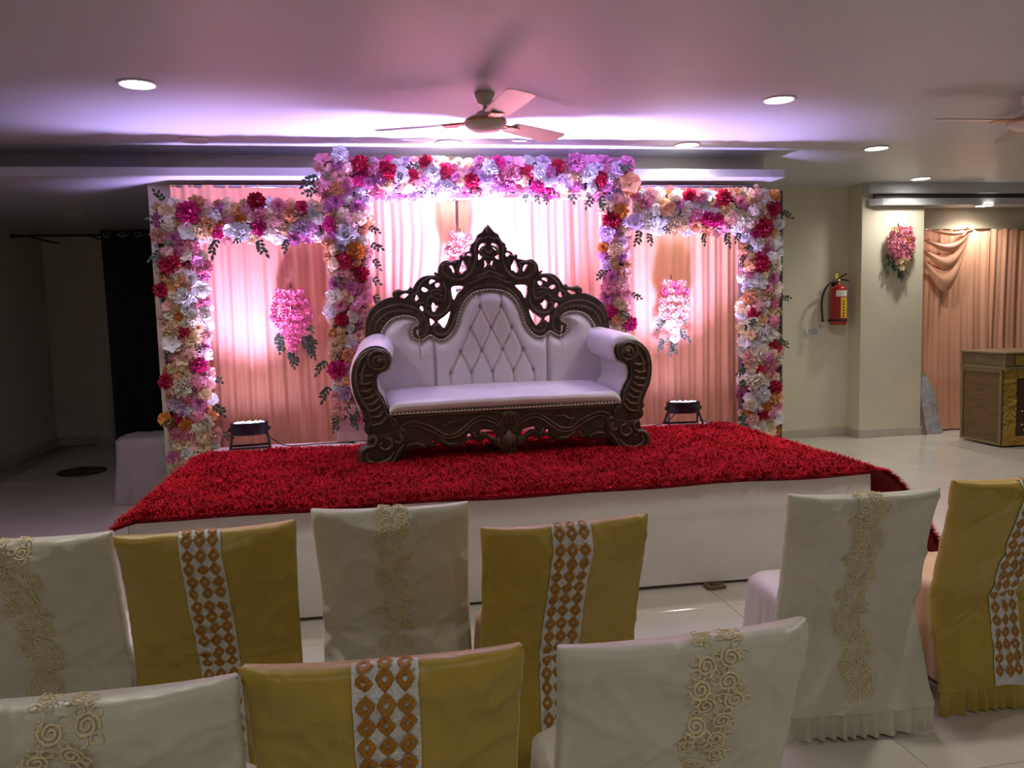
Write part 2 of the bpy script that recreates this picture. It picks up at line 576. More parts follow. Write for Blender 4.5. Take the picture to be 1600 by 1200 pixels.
def drape_mesh(x0, x1, z0, z1, amp, m, ph=0.0, nx=260, nz=14, thick=0.006, k=1.0, name='drape_cloth', shape=None):
    mb = MB()

    def fn(u, v, off=0.0):
        x = x0 + (x1 - x0) * u
        z = z1 + (z0 - z1) * v
        a = amp * (0.55 + 0.45 * min(1, v * 1.4))
        xs = x + 0.018 * math.sin(v * 3 + x * 4 + ph) * v
        y = a * pleat(xs, k, ph) + 0.012 * math.sin(v * 4 + x * 2.0)
        xx, yy, zz = x, y + off, z
        if shape:
            xx, yy, zz = shape(x, y, z, u, v, off)
        return (xx, yy, zz)
    mb.grid(lambda u, v: fn(u, v), nx, nz)
    n0 = len(mb.v)
    f0 = list(mb.f)
    mb.add([fn(i / (nx - 1), j / (nz - 1), thick) for j in range(nz) for i in range(nx)], [f[::-1] for f in f0])
    return mb


t = thing('eyelet_curtain', 'black velvet eyelet curtain hanging in the dark left recess', 'curtain', (-2.42, 10.05, 0))
dm = drape_mesh(-0.62, 0.62, 0.02, 2.66, 0.045, M_DCURT, 0.4, 160, 12, k=0.55)
dm.build('curtain_panel', M_DCURT, t, True)
dm = drape_mesh(-0.625, 0.625, 2.16, 2.46, 0.046, M_DBAND, 0.4, 160, 4, k=0.55)
dm.v = [(x, y - .004 if i < len(dm.v) // 2 else y + .004, z) for i, (x, y, z) in enumerate(dm.v)]
dm.build('velvet_band', M_DBAND, t, True)
for k in range(7):
    mb = MB()
    px = -0.55 + k * .17
    mb.tube([(px + .03 * math.cos(a), -.055, 2.60 + .03 * math.sin(a)) for a in [i * 2 * PI / 12 for i in range(13)]], .006, 6)
    mb.build('eyelet', M_CHROME, t, True)

t = thing('covered_table', 'low table under a pale cloth in the left recess', 'table', (-2.02, 7.60, 0))
mb = MB()


def cloth_box(hx, hy, h, seed, flare=0.03):
    def fn(u, v):
        a = u * 2 * PI
        c, s_ = math.cos(a), math.sin(a)
        e = 5.0
        r = (abs(c) ** e + abs(s_) ** e) ** (-1 / e)
        if v < 0.3:
            k = v / 0.3
            return (hx * c * r * k, hy * s_ * r * k, h + .004 * math.sin(9 * a + seed) * k)
        k = (v - .3) / .7
        fl = 1 + flare * k / max(hx, .1) * (1 + .8 * math.sin(a * 11 + seed + 2 * k) * k)
        return (hx * c * r * fl, hy * s_ * r * fl, h * (1 - k) + .004)
    return fn


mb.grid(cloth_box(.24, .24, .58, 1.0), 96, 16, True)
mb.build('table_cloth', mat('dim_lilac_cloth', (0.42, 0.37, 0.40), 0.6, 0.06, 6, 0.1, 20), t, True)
for sx in (-1, 1):
    for sy in (-1, 1):
        mb = MB()
        mb.tube([(sx * .19, sy * .19, 0), (sx * .19, sy * .19, .57)], .015, 8)
        mb.build('leg', M_BLACK, t, True)

t = thing('round_lid', 'flat black round lid lying on the floor of the left recess', 'lid', (-3.13, 9.15, 0))
mb = MB()
mb.lathe([(0.24, 0.0), (0.245, 0.012), (0.23, 0.02), (0.19, 0.016), (0.12, 0.022), (0.001, 0.024)], 40)
mb.build('disc', M_BLACK, t, True)
mb = MB()
mb.tube([(-.05, 0, .02), (-.045, 0, .045), (0, 0, .052), (.045, 0, .045), (.05, 0, .02)], .008, 8)
mb.build('handle', M_BLACK, t, True)

# ------------------------------------------------------------------ stage platform
ZS = 0.60
SX0, SX1, SY0, SY1 = -1.25, 2.87, 4.24, 6.50
t = thing('stage_platform', 'low white cloth-covered stage platform under the red rug', 'stage', (0.81, 5.37, 0))
ox, oy = 0.81, 5.37
mb = MB()
mb.bbox(SX0 - ox, SX1 - ox, SY0 - oy + .01, SY1 - oy, .50, ZS - .003, .006)
mb.build('deck', M_CLOTH, t)


def skirt(x0, y0, x1, y1, nrm, seed, name='cloth_skirt'):
    mb = MB()
    L = math.hypot(x1 - x0, y1 - y0)

    def fn(u, v):
        x, y = x0 + (x1 - x0) * u, y0 + (y1 - y0) * u
        s = u * L
        w = 0.006 * math.sin(s * 2.3 + seed) * v + 0.004 * math.sin(s * 5.1 + 2 * v) * v
        if 0.22 < v < 0.34:
            w += 0.007
        d = 0.004 + w + 0.012 * v
        return (x + nrm[0] * d - ox, y + nrm[1] * d - oy, ZS - .002 + (0.022 - ZS) * v + .004 * math.sin(s * 3 + seed) * (v > .9))
    mb.grid(fn, 120, 24)
    mb.build(name, M_CLOTH, t, True)


skirt(SX0, SY0, SX1, SY0, (0, -1), 0.3)
skirt(SX1, SY0, SX1, SY1, (1, 0), 1.3)
skirt(SX0, SY1, SX0, SY0, (-1, 0), 2.3)
for px in (-1.1, .1, 1.35, 2.6):
    for py in (4.32, 5.4, 6.4):
        mb = MB()
        mb.bbox(px - ox - .035, px - ox + .035, py - oy - .035, py - oy + .035, 0, .50, .004)
        mb.build('leg', M_BLACK, t)
t = thing('wooden_block', 'small wooden block on the floor at the foot of the stage front', 'wood block', (1.86, 4.17, 0))
mb = MB()
mb.bbox(-.055, .055, -.035, .035, 0, .022, .004)
mb.build('block', mat('raw_wood_block', (.16, .10, .055), .7, .2, 30), t)
mb = MB()
mb.bbox(-.025, .02, -.02, .02, .022, .030, .003)
mb.build('packing', M_BLACK, t)

# ------------------------------------------------------------------ red shaggy rug
RX0, RX1, RY0, RY1 = -1.30, 2.90, 4.225, 6.24
t = thing('shaggy_rug', 'bright red shaggy rug spread over the stage', 'rug', (0.81, 5.37, ZS))


def rug_pt(u, v):
    """u across (past 1 hangs over the right side), v front to back; world coords"""
    x = RX0 + (RX1 - RX0) * min(u, 1.0)
    back = RY1 - 0.10 * math.exp(-((u - 0.25) / .22) ** 2) - 0.05 * math.sin(u * 9) - .06 * (u < .12)
    y = RY0 + (back - RY0) * v
    z = ZS + 0.006 + 0.004 * math.sin(x * 7 + y * 3) + .003 * math.sin(y * 11 - x * 4)
    if u < 0.02:
        z -= .035 * (1 - u / .02)
        x -= .02 * (1 - u / .02)
    if v < 0.012 and u <= 1:
        z -= 0.015 * (1 - v / .012)
        y -= 0.01
    if u > 1.0:
        q = (u - 1.0) / 0.14            # 0..1 down the side
        fl = 0.10 + 0.34 * (1 - v) ** 2
        x += fl * q ** 0.8 + .03 * math.sin(v * 14) * q
        z = ZS + 0.006 - (ZS - .05) * q ** 1.25
        y += .05 * math.sin(v * 9) * q
    return (x - .81, y - 5.37, z - ZS)


mb = MB()
mb.grid(lambda u, v: rug_pt(u * 1.14, v), 150, 70)
nb = len(mb.v)
f0 = list(mb.f)
mb.add([(x, y, z - .005) for x, y, z in mb.v[:nb]], [f[::-1] for f in f0])
mb.build('rug_backing', M_RUG, t, True)
NB = 134000
rs = np.random.RandomState(3)
uu = rs.rand(NB) * 1.14
vv = rs.rand(NB)
# a denser fringe along the front edge
nf = 9000
vv[:nf] = rs.rand(nf) * 0.012
uu[:nf] = rs.rand(nf)
nr = 21000
vv[nf:nf + nr] = rs.rand(nr) ** 2
uu[nf:nf + nr] = 1.0 + .14 * rs.rand(nr)
base = np.array([rug_pt(a, b) for a, b in zip(uu, vv)])
up = np.zeros((NB, 3))
up[:, 2] = 1
side = uu > 1.0
up[side] = np.array([.85, -.25, .25])
up[:nf] = np.array([0.0, -.75, .35])
ang = 2 * PI * (np.sin(base[:, 0] * 9.1 + base[:, 1] * 5.3) * .16 + np.sin(base[:, 0] * 23 - base[:, 1] * 31) * .12 + rs.rand(NB) * .9)
lean = np.stack([np.cos(ang), np.sin(ang), np.zeros(NB)], 1)
Ln = (0.026 + .026 * rs.rand(NB))[:, None]
wd = (0.0030 + .0022 * rs.rand(NB))[:, None]
perp = np.stack([-np.sin(ang), np.cos(ang), np.zeros(NB)], 1)
mid = base + up * Ln * .50 + lean * Ln * .30
tip = base + up * Ln * .72 + lean * Ln * .75
V = np.stack([base - perp * wd, base + perp * wd, mid + perp * wd, mid - perp * wd, tip], 1).reshape(-1, 3)
I = np.arange(NB)[:, None] * 5
me = bpy.data.meshes.new('rug_pile')
me.vertices.add(len(V))
me.vertices.foreach_set('co', V.ravel())
quads = (I + np.array([0, 1, 2, 3])[None]).astype(np.int32)
tris = (I + np.array([3, 2, 4])[None]).astype(np.int32)
loops = np.concatenate([quads.ravel(), tris.ravel()])
me.loops.add(len(loops))
me.loops.foreach_set('vertex_index', loops)
me.polygons.add(2 * NB)
me.polygons.foreach_set('loop_start', np.concatenate([np.arange(NB) * 4, NB * 4 + np.arange(NB) * 3]))
me.polygons.foreach_set('loop_total', np.concatenate([np.full(NB, 4), np.full(NB, 3)]))
me.update(calc_edges=True)
me.materials.append(M_PILE)
tag(link('rug_pile', me, None, t), kind='stuff')

# ------------------------------------------------------------------ stage drapes
YD = 6.80


def gather(x, y, z, u, v, off):
    # fabric pulled towards a tie at x=0.72, z=2.28 in the middle of the cloth
    d = x - 0.40
    w = math.exp(-((z - 2.28) / .45) ** 2) * math.exp(-(d / .32) ** 2)
    xx = x - d * .62 * w
    return (xx, y - .05 * w + off, z)


def stage_drape(x0, x1, label, ph, shp=None, ztop=2.66):
    xc = (x0 + x1) / 2
    t = thing('stage_drape', label, 'drape', (xc, YD, 0), 0, 'peach drapes behind the stage')
    dm = drape_mesh(x0 - xc, x1 - xc, 0.03, ztop, 0.022, M_DRAPE, ph, 420, 22, shape=shp)
    dm.build('drape_cloth', M_DRAPE, t, True)
    mb = MB()
    mb.tube([(x0 - xc, 0.0, ztop - .01), (x1 - xc, 0.0, ztop - .01)], .012, 8)
    mb.build('hanging_pipe', M_CHROME, t, True)
    return t


stage_drape(-1.52, -0.12, 'pleated peach drape filling the left flower arch', 0.2)
stage_drape(-0.105, 0.74, 'left half of the brightly lit drape behind the sofa', 1.9, gather)
stage_drape(0.755, 2.06, 'right half of the brightly lit drape behind the sofa', 2.8)
stage_drape(2.075, 3.50, 'pleated peach drape filling the right flower arch', 4.1)

# ------------------------------------------------------------------ flowers
FC = {'cream': (0.78, 0.62, 0.40), 'ivory': (0.80, 0.74, 0.62), 'white': (0.80, 0.79, 0.80), 'blush': (0.78, 0.47, 0.43), 'peach': (0.76, 0.42, 0.22),
      'pink': (0.74, 0.30, 0.40), 'orchid': (0.64, 0.24, 0.46), 'lilac': (0.64, 0.50, 0.66), 'crimson': (0.50, 0.015, 0.07), 'magenta': (0.62, 0.03, 0.22),
      'amber': (0.70, 0.30, 0.06), 'rosepink': (0.78, 0.24, 0.38)}
FM = {k: mat('petal_' + k, tuple(min(.9, x * 1.12) for x in c), 0.65, 0.14, 14, trans=0.2) for k, c in FC.items()}


def petal(mb, az, el, L, w, cup, ruf, r0=0.0, z0=0.0, ph=0.0, nu=4, nv=4):
    """a curved petal leaving the axis at azimuth az, elevation el (flower axis is +Z, unit size)"""
    ca, sa = math.cos(az), math.sin(az)

    def fn(u, v):
        s = v
        e = el + cup * s
        rr = r0 + L * (s * math.cos(el + cup * s * .5))
        zz = z0 + L * (s * math.sin(el + cup * s * .5))
        ww = w * 1.08 * max(0.0, math.sin(PI * (0.10 + 0.865 * s ** 1.25))) ** 0.62
        x = (u - .5) * 2 * ww
        curl = 0.35 * w * (abs(u - .5) * 2) ** 2 + ruf * s * math.sin(u * 9 + ph)
        zz += curl * math.cos(e)
        rr -= curl * math.sin(e)
        return (rr * ca - x * sa, rr * sa + x * ca, zz)
    mb.grid(fn, nu, nv)


def fl_rose(seed):
    rr = random.Random(seed)
    mb = MB()
    for ring, (n, el, L, w, r0, z0) in enumerate([(3, 1.30, .50, .16, .02, .12), (4, 1.12, .60, .24, .07, .08), (5, .85, .78, .32, .10, .04), (6, .50, .92, .40, .12, .0), (6, .10, .98, .42, .10, -.05)]):
        for k in range(n):
            petal(mb, 2 * PI * (k + rr.random() * .3) / n + ring * .7, el + rr.uniform(-.1, .1), L, w, -.75 if ring > 1 else .25, .07, r0, z0, rr.random() * 6, 5, 6)
    return mb


def fl_carnation(seed):
    rr = random.Random(seed)
    mb = MB()
    for ring, (n, el, L, w) in enumerate([(4, 1.42, .62, .20), (6, 1.15, .74, .24), (8, .85, .84, .26), (10, .52, .94, .27), (10, .15, 1.0, .28)]):
        for k in range(n):
            petal(mb, 2 * PI * (k + rr.random() * .5) / n + ring, el + rr.uniform(-.15, .15), L * rr.uniform(.9, 1.08), w, -.2, .12, .05, 0, rr.random() * 6, 5, 4)
    return mb


def fl_hydrangea(seed):
    rr = random.Random(seed)
    mb = MB()
    for k in range(30):
        zz = 1 - (k + .5) / 30 * .95
        th = k * 2.39996 + rr.uniform(-.25, .25)
        r_ = math.sqrt(max(0, 1 - zz * zz))
        c = Vector((r_ * math.cos(th), r_ * math.sin(th), zz * .75)) * rr.uniform(.72, 1.0)
        nrm = Vector((c.x + rr.uniform(-.35, .35), c.y + rr.uniform(-.35, .35), c.z * 1.4 + rr.uniform(-.2, .4))).normalized()
        a = nrm.orthogonal().normalized()
        b = nrm.cross(a)
        rot = rr.random() * 6
        for q in range(4):
            an = rot + q * PI / 2
            d = a * math.cos(an) + b * math.sin(an)
            p = nrm.cross(d)
            l_ = .27
            mb.add([c + nrm * .02, c + d * l_ * .6 + p * l_ * .42 + nrm * .10, c + d * l_ * 1.1 + nrm * .03, c + d * l_ * .6 - p * l_ * .42 + nrm * .10], [(0, 3, 2, 1)])
    mb.ball((0, 0, .10), .60, 8, 5, .8)
    return mb


def fl_dahlia(seed):
    rr = random.Random(seed)
    mb = MB()
    for ring, (n, el, L, w) in enumerate([(6, 1.3, .5, .11), (9, 1.0, .65, .13), (12, .68, .82, .14), (14, .35, .95, .15), (14, .05, 1.0, .15)]):
        for k in range(n):
            petal(mb, 2 * PI * (k + ring * .5) / n + rr.uniform(-.05, .05), el, L, w, .15, 0, .03, 0, 0, 3, 3)
    return mb


def fl_lily(seed):
    rr = random.Random(seed)
    mb = MB()
    for ring in (0, 1):
        for k in range(5):
            petal(mb, 2 * PI * k / 5 + ring * .6 + rr.uniform(-.1, .1), .75 - ring * .3, 1.0, .42, -.7, .05, .02, 0, rr.random() * 6, 5, 5)
    mb.ball((0, 0, .2), .16, 8, 5)
    return mb


FT = {'rose': fl_rose, 'carn': fl_carnation, 'hyd': fl_hydrangea, 'dahlia': fl_dahlia, 'lily': fl_lily}
_fm = {}


def flower_mesh(kind, colr):
    if (kind, colr) not in _fm:
        _fm[kind, colr] = FT[kind](hash(kind) % 1 + len(_fm)).mesh('flower_' + kind + '_' + colr, FM[colr])
    return _fm[kind, colr]


def put_flower(parent, x, y, z, r, kind, colr, nx=0.0, nz=0.0, rr=random):
    """flower facing -Y, tilted by (nx, nz)"""
    d = Vector((nx, -1, nz)).normalized()
    q = d.to_track_quat('Z', 'Y') @ Matrix.Rotation(rr.random() * 6.28, 4, 'Z').to_quaternion()
    o = link('flower', flower_mesh(kind, colr), None, parent, (x, y, z), None, (r, r, r))
    o.rotation_mode = 'QUATERNION'
    o.rotation_quaternion = q
    return o


def leaf_sprig_mesh(seed, m, n=5):
    rr = random.Random(seed)
    mb = MB()
    pts = [(0.012 * math.sin(k * 1.3 + seed), 0.01 * k, -0.035 * k) for k in range(n)]
    mb.tube([(p[0], -p[1], p[2]) for p in pts], .0018, 5)
    for k, p in enumerate(pts):
        for s in ((-1, 1) if k < n - 1 else (0,)):
            L, w = rr.uniform(.045, .065), rr.uniform(.013, .018)
            dx, dz = (s * .75, -.65) if s else (0.1, -1)
            prof = [(0, 0.1), (.3, .9), (.6, 1.0), (.85, .5), (1, .03)]
            vs, fs = [], []
            for q, (a, b) in enumerate(prof):
                cx, cz = p[0] + dx * L * a, p[2] + dz * L * a
                cy = -p[1] - .012 * math.sin(a * 2.5)
                for e in (-1, 0, 1):
                    vs.append((cx - dz * e * w * b, cy + .004 * abs(e), cz + dx * e * w * b))
            for q in range(len(prof) - 1):
                for e in (0, 1):
                    fs.append((q * 3 + e, q * 3 + e + 1, q * 3 + e + 4, q * 3 + e + 3))
            mb.add(vs, fs)
    return mb.mesh('leaf_sprig', m)


SPR = [leaf_sprig_mesh(s, M_LEAF if s % 3 else M_LEAF2, 3 + s % 3) for s in range(6)]


def put_sprig(parent, x, y, z, ang=0.0, sc=1.0, rr=random):
    link('leaf_sprig', SPR[rr.randrange(6)], None, parent, (x, y, z), (rr.uniform(-.2, .2), ang, rr.uniform(-.4, .4)), (sc * .62, sc * .62, sc * .62))


YA = 6.40


def floral_arch(label, base, rects, palette, mind, heroes, seed, board, sprigs, group='floral arches on the stage', posts=None):
    """rects: (x0, x1, z0, z1) world areas covered with flowers; heroes: hand-placed flowers"""
    rr = random.Random(seed)
    t = thing('floral_arch', label, 'floral arch', base, 0, group)
    bx, by, bz = base
    for (x0, x1, z0, z1, nm) in posts:
        mb = MB()
        mb.bbox(x0 - bx, x1 - bx, YA - by + .03, YA - by + .10, z0 - bz, z1 - bz, .004)
        p = mb.build(nm, board, t)
        mb = MB()
        mb.bbox(x0 - bx + .02, x1 - bx - .02, YA - by + .0, YA - by + .03, max(z0, rects_min(rects, x0, x1, z0)) - bz, z1 - bz - .01, .004)
        mb.build('foliage_mat', M_LEAFMAT, p)
    pts = [(h[0], h[1], h[2]) for h in heroes]
    for hx, hz, hr, hk, hc in heroes:
        put_flower(t, hx - bx, YA - by - .045, hz - bz, hr, hk, hc, rr.uniform(-.25, .25), rr.uniform(-.3, .2), rr)
    cand = []
    for (x0, x1, z0, z1) in rects:
        for _ in range(int((x1 - x0) * (z1 - z0) * 6000)):
            cand.append((rr.uniform(x0, x1), rr.uniform(z0, z1), x0, x1, z0, z1))
    rr.shuffle(cand)
    n = len(heroes)
    for (x, z, x0, x1, z0, z1) in cand:
        if n >= 298:
            break
        ok = True
        for (a, b, c) in pts:
            if (x - a) ** 2 + (z - b) ** 2 < (mind * .5 + c * .62) ** 2 * .80:
                ok = False
                break
        if not ok:
            continue
        r = rr.choice((.046, .052, .056, .063, .072))
        pts.append((x, z, r * .75))
        kind, colr = palette(rr, x, z)
        ex = (x - (x0 + x1) / 2) / ((x1 - x0) / 2)
        ez = (z - (z0 + z1) / 2) / ((z1 - z0) / 2)
        inx = sum(1 for q in rects if q[0] + .05 < x < q[1] - .05 and q[2] < z < q[3]) 
        nx = .75 * ex ** 3 if abs(ex) > .5 and (x1 - x0) < .6 else rr.uniform(-.3, .3)
        nz = .7 * ez ** 3 if abs(ez) > .5 and (z1 - z0) < .6 else rr.uniform(-.3, .3)
        y = YA - .02 - .03 * rr.random() + (.05 if abs(nx) > .4 or abs(nz) > .4 else 0)
        put_flower(t, x - bx, y - by, z - bz, r, kind, colr, nx + rr.uniform(-.2, .2), nz + rr.uniform(-.2, .2), rr)
        n += 1
    # flowers wrapping round the side edges
    for (x, z, ang, sc) in sprigs:
        put_sprig(t, x - bx, YA - by - .05, z - bz, ang, sc, rr)
    for (x0, x1, z0, z1) in rects:
        for _ in range(int((x1 - x0) * (z1 - z0) * 9)):
            put_sprig(t, rr.uniform(x0, x1) - bx, YA - by - .07, rr.uniform(z0, z1) - bz, rr.uniform(-2, 2), .9, rr)
    return t


def rects_min(rects, x0, x1, z0):
    c = (x0 + x1) / 2
    zs = [r[2] for r in rects if r[0] <= c <= r[1]]
    return min(zs) if zs else z0


def pick(rr, table):
    tot = sum(w for _, w in table)
    q = rr.random() * tot
    for k, w in table:
        q -= w
        if q <= 0:
            return k
    return table[-1][0]


KINDS = [('carn', 5), ('rose', 3), ('hyd', 4), ('dahlia', 1.2), ('lily', 1.1)]


def pal_left(rr, x, z):
    c = pick(rr, [('cream', 4), ('ivory', 3.2), ('white', 2.2), ('blush', 3), ('peach', 1.4), ('pink', 1.5), ('orchid', 1.0), ('lilac', .4), ('crimson', .15), ('amber', .4)])
    return pick(rr, KINDS), c


def pal_mid(rr, x, z):
    if z > 2.5:
        c = pick(rr, [('pink', 2.6), ('orchid', 3.6), ('white', 1.8), ('blush', 1.6), ('lilac', 1.8), ('magenta', .7), ('crimson', .3), ('cream', 1.4)])
    else:
        c = pick(rr, [('cream', 4), ('ivory', 1.5), ('peach', 2.2), ('blush', 2.8), ('pink', 1.6), ('orchid', 1.5), ('lilac', .5), ('crimson', .15), ('amber', .7), ('white', .8)])
    return pick(rr, KINDS), c


def pal_right(rr, x, z):
    c = pick(rr, [('white', 4), ('ivory', 4), ('cream', 3.2), ('blush', 2.2), ('peach', 1.2), ('pink', 1.4), ('orchid', .5), ('crimson', .1), ('amber', .4), ('magenta', .15)])
    return pick(rr, KINDS), c


HERO_L = [(-1.3, 2.383, 0.1, 'carn', 'magenta'), (-0.81, 2.475, 0.07, 'carn', 'crimson'), (-1.108, 2.25, 0.055, 'rose', 'magenta'), (-0.806, 2.28, 0.07, 'carn', 'magenta'), (-1.441, 2.008, 0.095, 'carn', 'crimson'), (-1.534, 1.821, 0.06, 'carn', 'crimson'), (-0.658, 2.437, 0.065, 'dahlia', 'pink'), (-0.548, 2.196, 0.065, 'dahlia', 'orchid'), (-0.938, 2.248, 0.085, 'carn', 'white'), (-1.313, 2.252, 0.075, 'lily', 'white'), (-1.365, 1.765, 0.085, 'carn', 'white'), (-1.247, 1.824, 0.07, 'lily', 'white'), (-0.485, 2.417, 0.06, 'rose', 'crimson'), (-0.492, 2.273, 0.065, 'carn', 'lilac'), (-1.395, 1.492, 0.065, 'rose', 'crimson'), (-1.477, 1.423, 0.075, 'lily', 'white'), (-1.304, 1.258, 0.07, 'carn', 'magenta'), (-1.536, 1.136, 0.065, 'carn', 'crimson'), (-1.42, 1.092, 0.095, 'carn', 'ivory'), (-1.312, 0.965, 0.07, 'dahlia', 'orchid'), (-1.456, 0.865, 0.055, 'rose', 'crimson'), (-1.371, 0.91, 0.06, 'rose', 'white'), (-1.395, 0.739, 0.055, 'rose', 'pink'), (-1.413, 0.814, 0.06, 'carn', 'amber'), (-1.558, 0.855, 0.06, 'lily', 'amber'), (-1.521, 0.559, 0.055, 'rose', 'orchid'), (-1.453, 2.393, 0.07, 'lily', 'cream'), (-1.51, 2.333, 0.06, 'carn', 'orchid'), (-1.419, 2.206, 0.06, 'dahlia', 'orchid'), (-1.298, 2.129, 0.06, 'rose', 'pink'), (-0.731, 2.375, 0.055, 'hyd', 'cream')]
HERO_C = [(-0.286, 2.3, 0.06, 'rose', 'magenta'), (-0.16, 2.216, 0.1, 'carn', 'white'), (-0.102, 2.094, 0.085, 'carn', 'amber'), (-0.179, 2.007, 0.075, 'rose', 'crimson'), (-0.061, 1.921, 0.065, 'carn', 'crimson'), (-0.259, 1.837, 0.065, 'dahlia', 'orchid'), (-0.139, 1.81, 0.06, 'rose', 'orchid'), (-0.044, 1.733, 0.06, 'rose', 'pink'), (-0.232, 1.679, 0.06, 'dahlia', 'pink'), (-0.23, 2.469, 0.075, 'dahlia', 'orchid'), (-0.077, 2.434, 0.065, 'dahlia', 'orchid'), (-0.226, 2.555, 0.065, 'carn', 'peach'), (-0.035, 2.748, 0.075, 'carn', 'crimson'), (0.162, 2.696, 0.085, 'carn', 'crimson'), (0.357, 2.652, 0.06, 'rose', 'crimson'), (0.469, 2.76, 0.065, 'carn', 'crimson'), (0.617, 2.697, 0.065, 'rose', 'crimson'), (0.821, 2.624, 0.065, 'carn', 'crimson'), (1.028, 2.753, 0.065, 'rose', 'magenta'), (1.268, 2.689, 0.06, 'rose', 'crimson'), (1.354, 2.589, 0.06, 'rose', 'magenta'), (1.868, 2.645, 0.065, 'carn', 'crimson'), (1.52, 2.745, 0.06, 'carn', 'crimson'), (0.516, 2.687, 0.085, 'carn', 'white'), (0.273, 2.662, 0.07, 'lily', 'white'), (0.971, 2.718, 0.08, 'carn', 'white'), (1.362, 2.689, 0.075, 'carn', 'white'), (1.767, 2.68, 0.085, 'carn', 'white'), (-0.185, 2.819, 0.07, 'carn', 'white'), (1.662, 2.766, 0.09, 'carn', 'orchid'), (1.128, 2.669, 0.09, 'carn', 'pink'), (0.022, 2.604, 0.06, 'dahlia', 'orchid'), (2.104, 2.599, 0.1, 'lily', 'peach'), (2.025, 2.384, 0.075, 'carn', 'amber'), (1.953, 2.308, 0.08, 'carn', 'crimson'), (1.988, 2.076, 0.065, 'rose', 'cream'), (2.03, 2.013, 0.055, 'dahlia', 'orchid'), (1.946, 1.859, 0.065, 'dahlia', 'orchid'), (1.923, 1.765, 0.065, 'rose', 'pink'), (2.038, 1.789, 0.06, 'rose', 'blush'), (2.053, 1.71, 0.06, 'lily', 'pink'), (2.008, 1.633, 0.065, 'carn', 'cream'), (1.942, 1.572, 0.06, 'carn', 'magenta'), (2.099, 1.473, 0.065, 'carn', 'magenta'), (2.154, 2.296, 0.075, 'lily', 'lilac'), (-0.279, 1.184, 0.08, 'carn', 'magenta'), (-0.224, 0.991, 0.07, 'carn', 'lilac'), (-0.278, 0.892, 0.065, 'rose', 'blush'), (-0.186, 1.29, 0.06, 'carn', 'peach'), (-0.28, 1.368, 0.06, 'carn', 'cream'), (-0.223, 1.565, 0.06, 'carn', 'crimson'), (-0.134, 1.587, 0.06, 'rose', 'ivory')]
HERO_R = [(2.625, 2.501, 0.06, 'rose', 'crimson'), (2.923, 2.485, 0.075, 'carn', 'crimson'), (2.781, 2.318, 0.07, 'carn', 'magenta'), (2.866, 2.307, 0.065, 'carn', 'magenta'), (2.68, 2.35, 0.06, 'carn', 'pink'), (2.525, 2.439, 0.06, 'dahlia', 'orchid'), (2.419, 2.408, 0.08, 'lily', 'peach'), (3.359, 2.393, 0.075, 'carn', 'crimson'), (3.267, 2.24, 0.095, 'carn', 'crimson'), (3.22, 2.177, 0.06, 'carn', 'magenta'), (3.25, 1.941, 0.09, 'carn', 'crimson'), (3.367, 1.815, 0.06, 'dahlia', 'orchid'), (3.21, 1.527, 0.065, 'rose', 'crimson'), (3.077, 2.453, 0.06, 'dahlia', 'pink'), (3.308, 2.047, 0.065, 'dahlia', 'orchid'), (3.221, 2.102, 0.075, 'carn', 'white'), (3.309, 1.345, 0.09, 'carn', 'white'), (3.251, 1.183, 0.085, 'rose', 'ivory'), (3.239, 1.036, 0.055, 'rose', 'crimson'), (3.386, 1.233, 0.06, 'rose', 'crimson'), (3.387, 0.886, 0.065, 'carn', 'crimson'), (3.21, 0.949, 0.09, 'carn', 'ivory'), (3.269, 0.825, 0.08, 'carn', 'white'), (3.299, 0.719, 0.055, 'carn', 'amber'), (3.4, 0.625, 0.07, 'lily', 'white'), (3.269, 0.659, 0.06, 'carn', 'crimson'), (3.181, 0.613, 0.06, 'rose', 'blush'), (3.341, 0.516, 0.06, 'lily', 'cream'), (3.339, 1.081, 0.065, 'carn', 'pink'), (2.303, 2.383, 0.08, 'hyd', 'ivory'), (2.324, 2.305, 0.075, 'hyd', 'white'), (3.238, 1.791, 0.085, 'carn', 'white'), (3.326, 1.681, 0.06, 'rose', 'peach'), (3.268, 1.466, 0.06, 'rose', 'cream')]


def edge_sprigs(lst):
    return lst


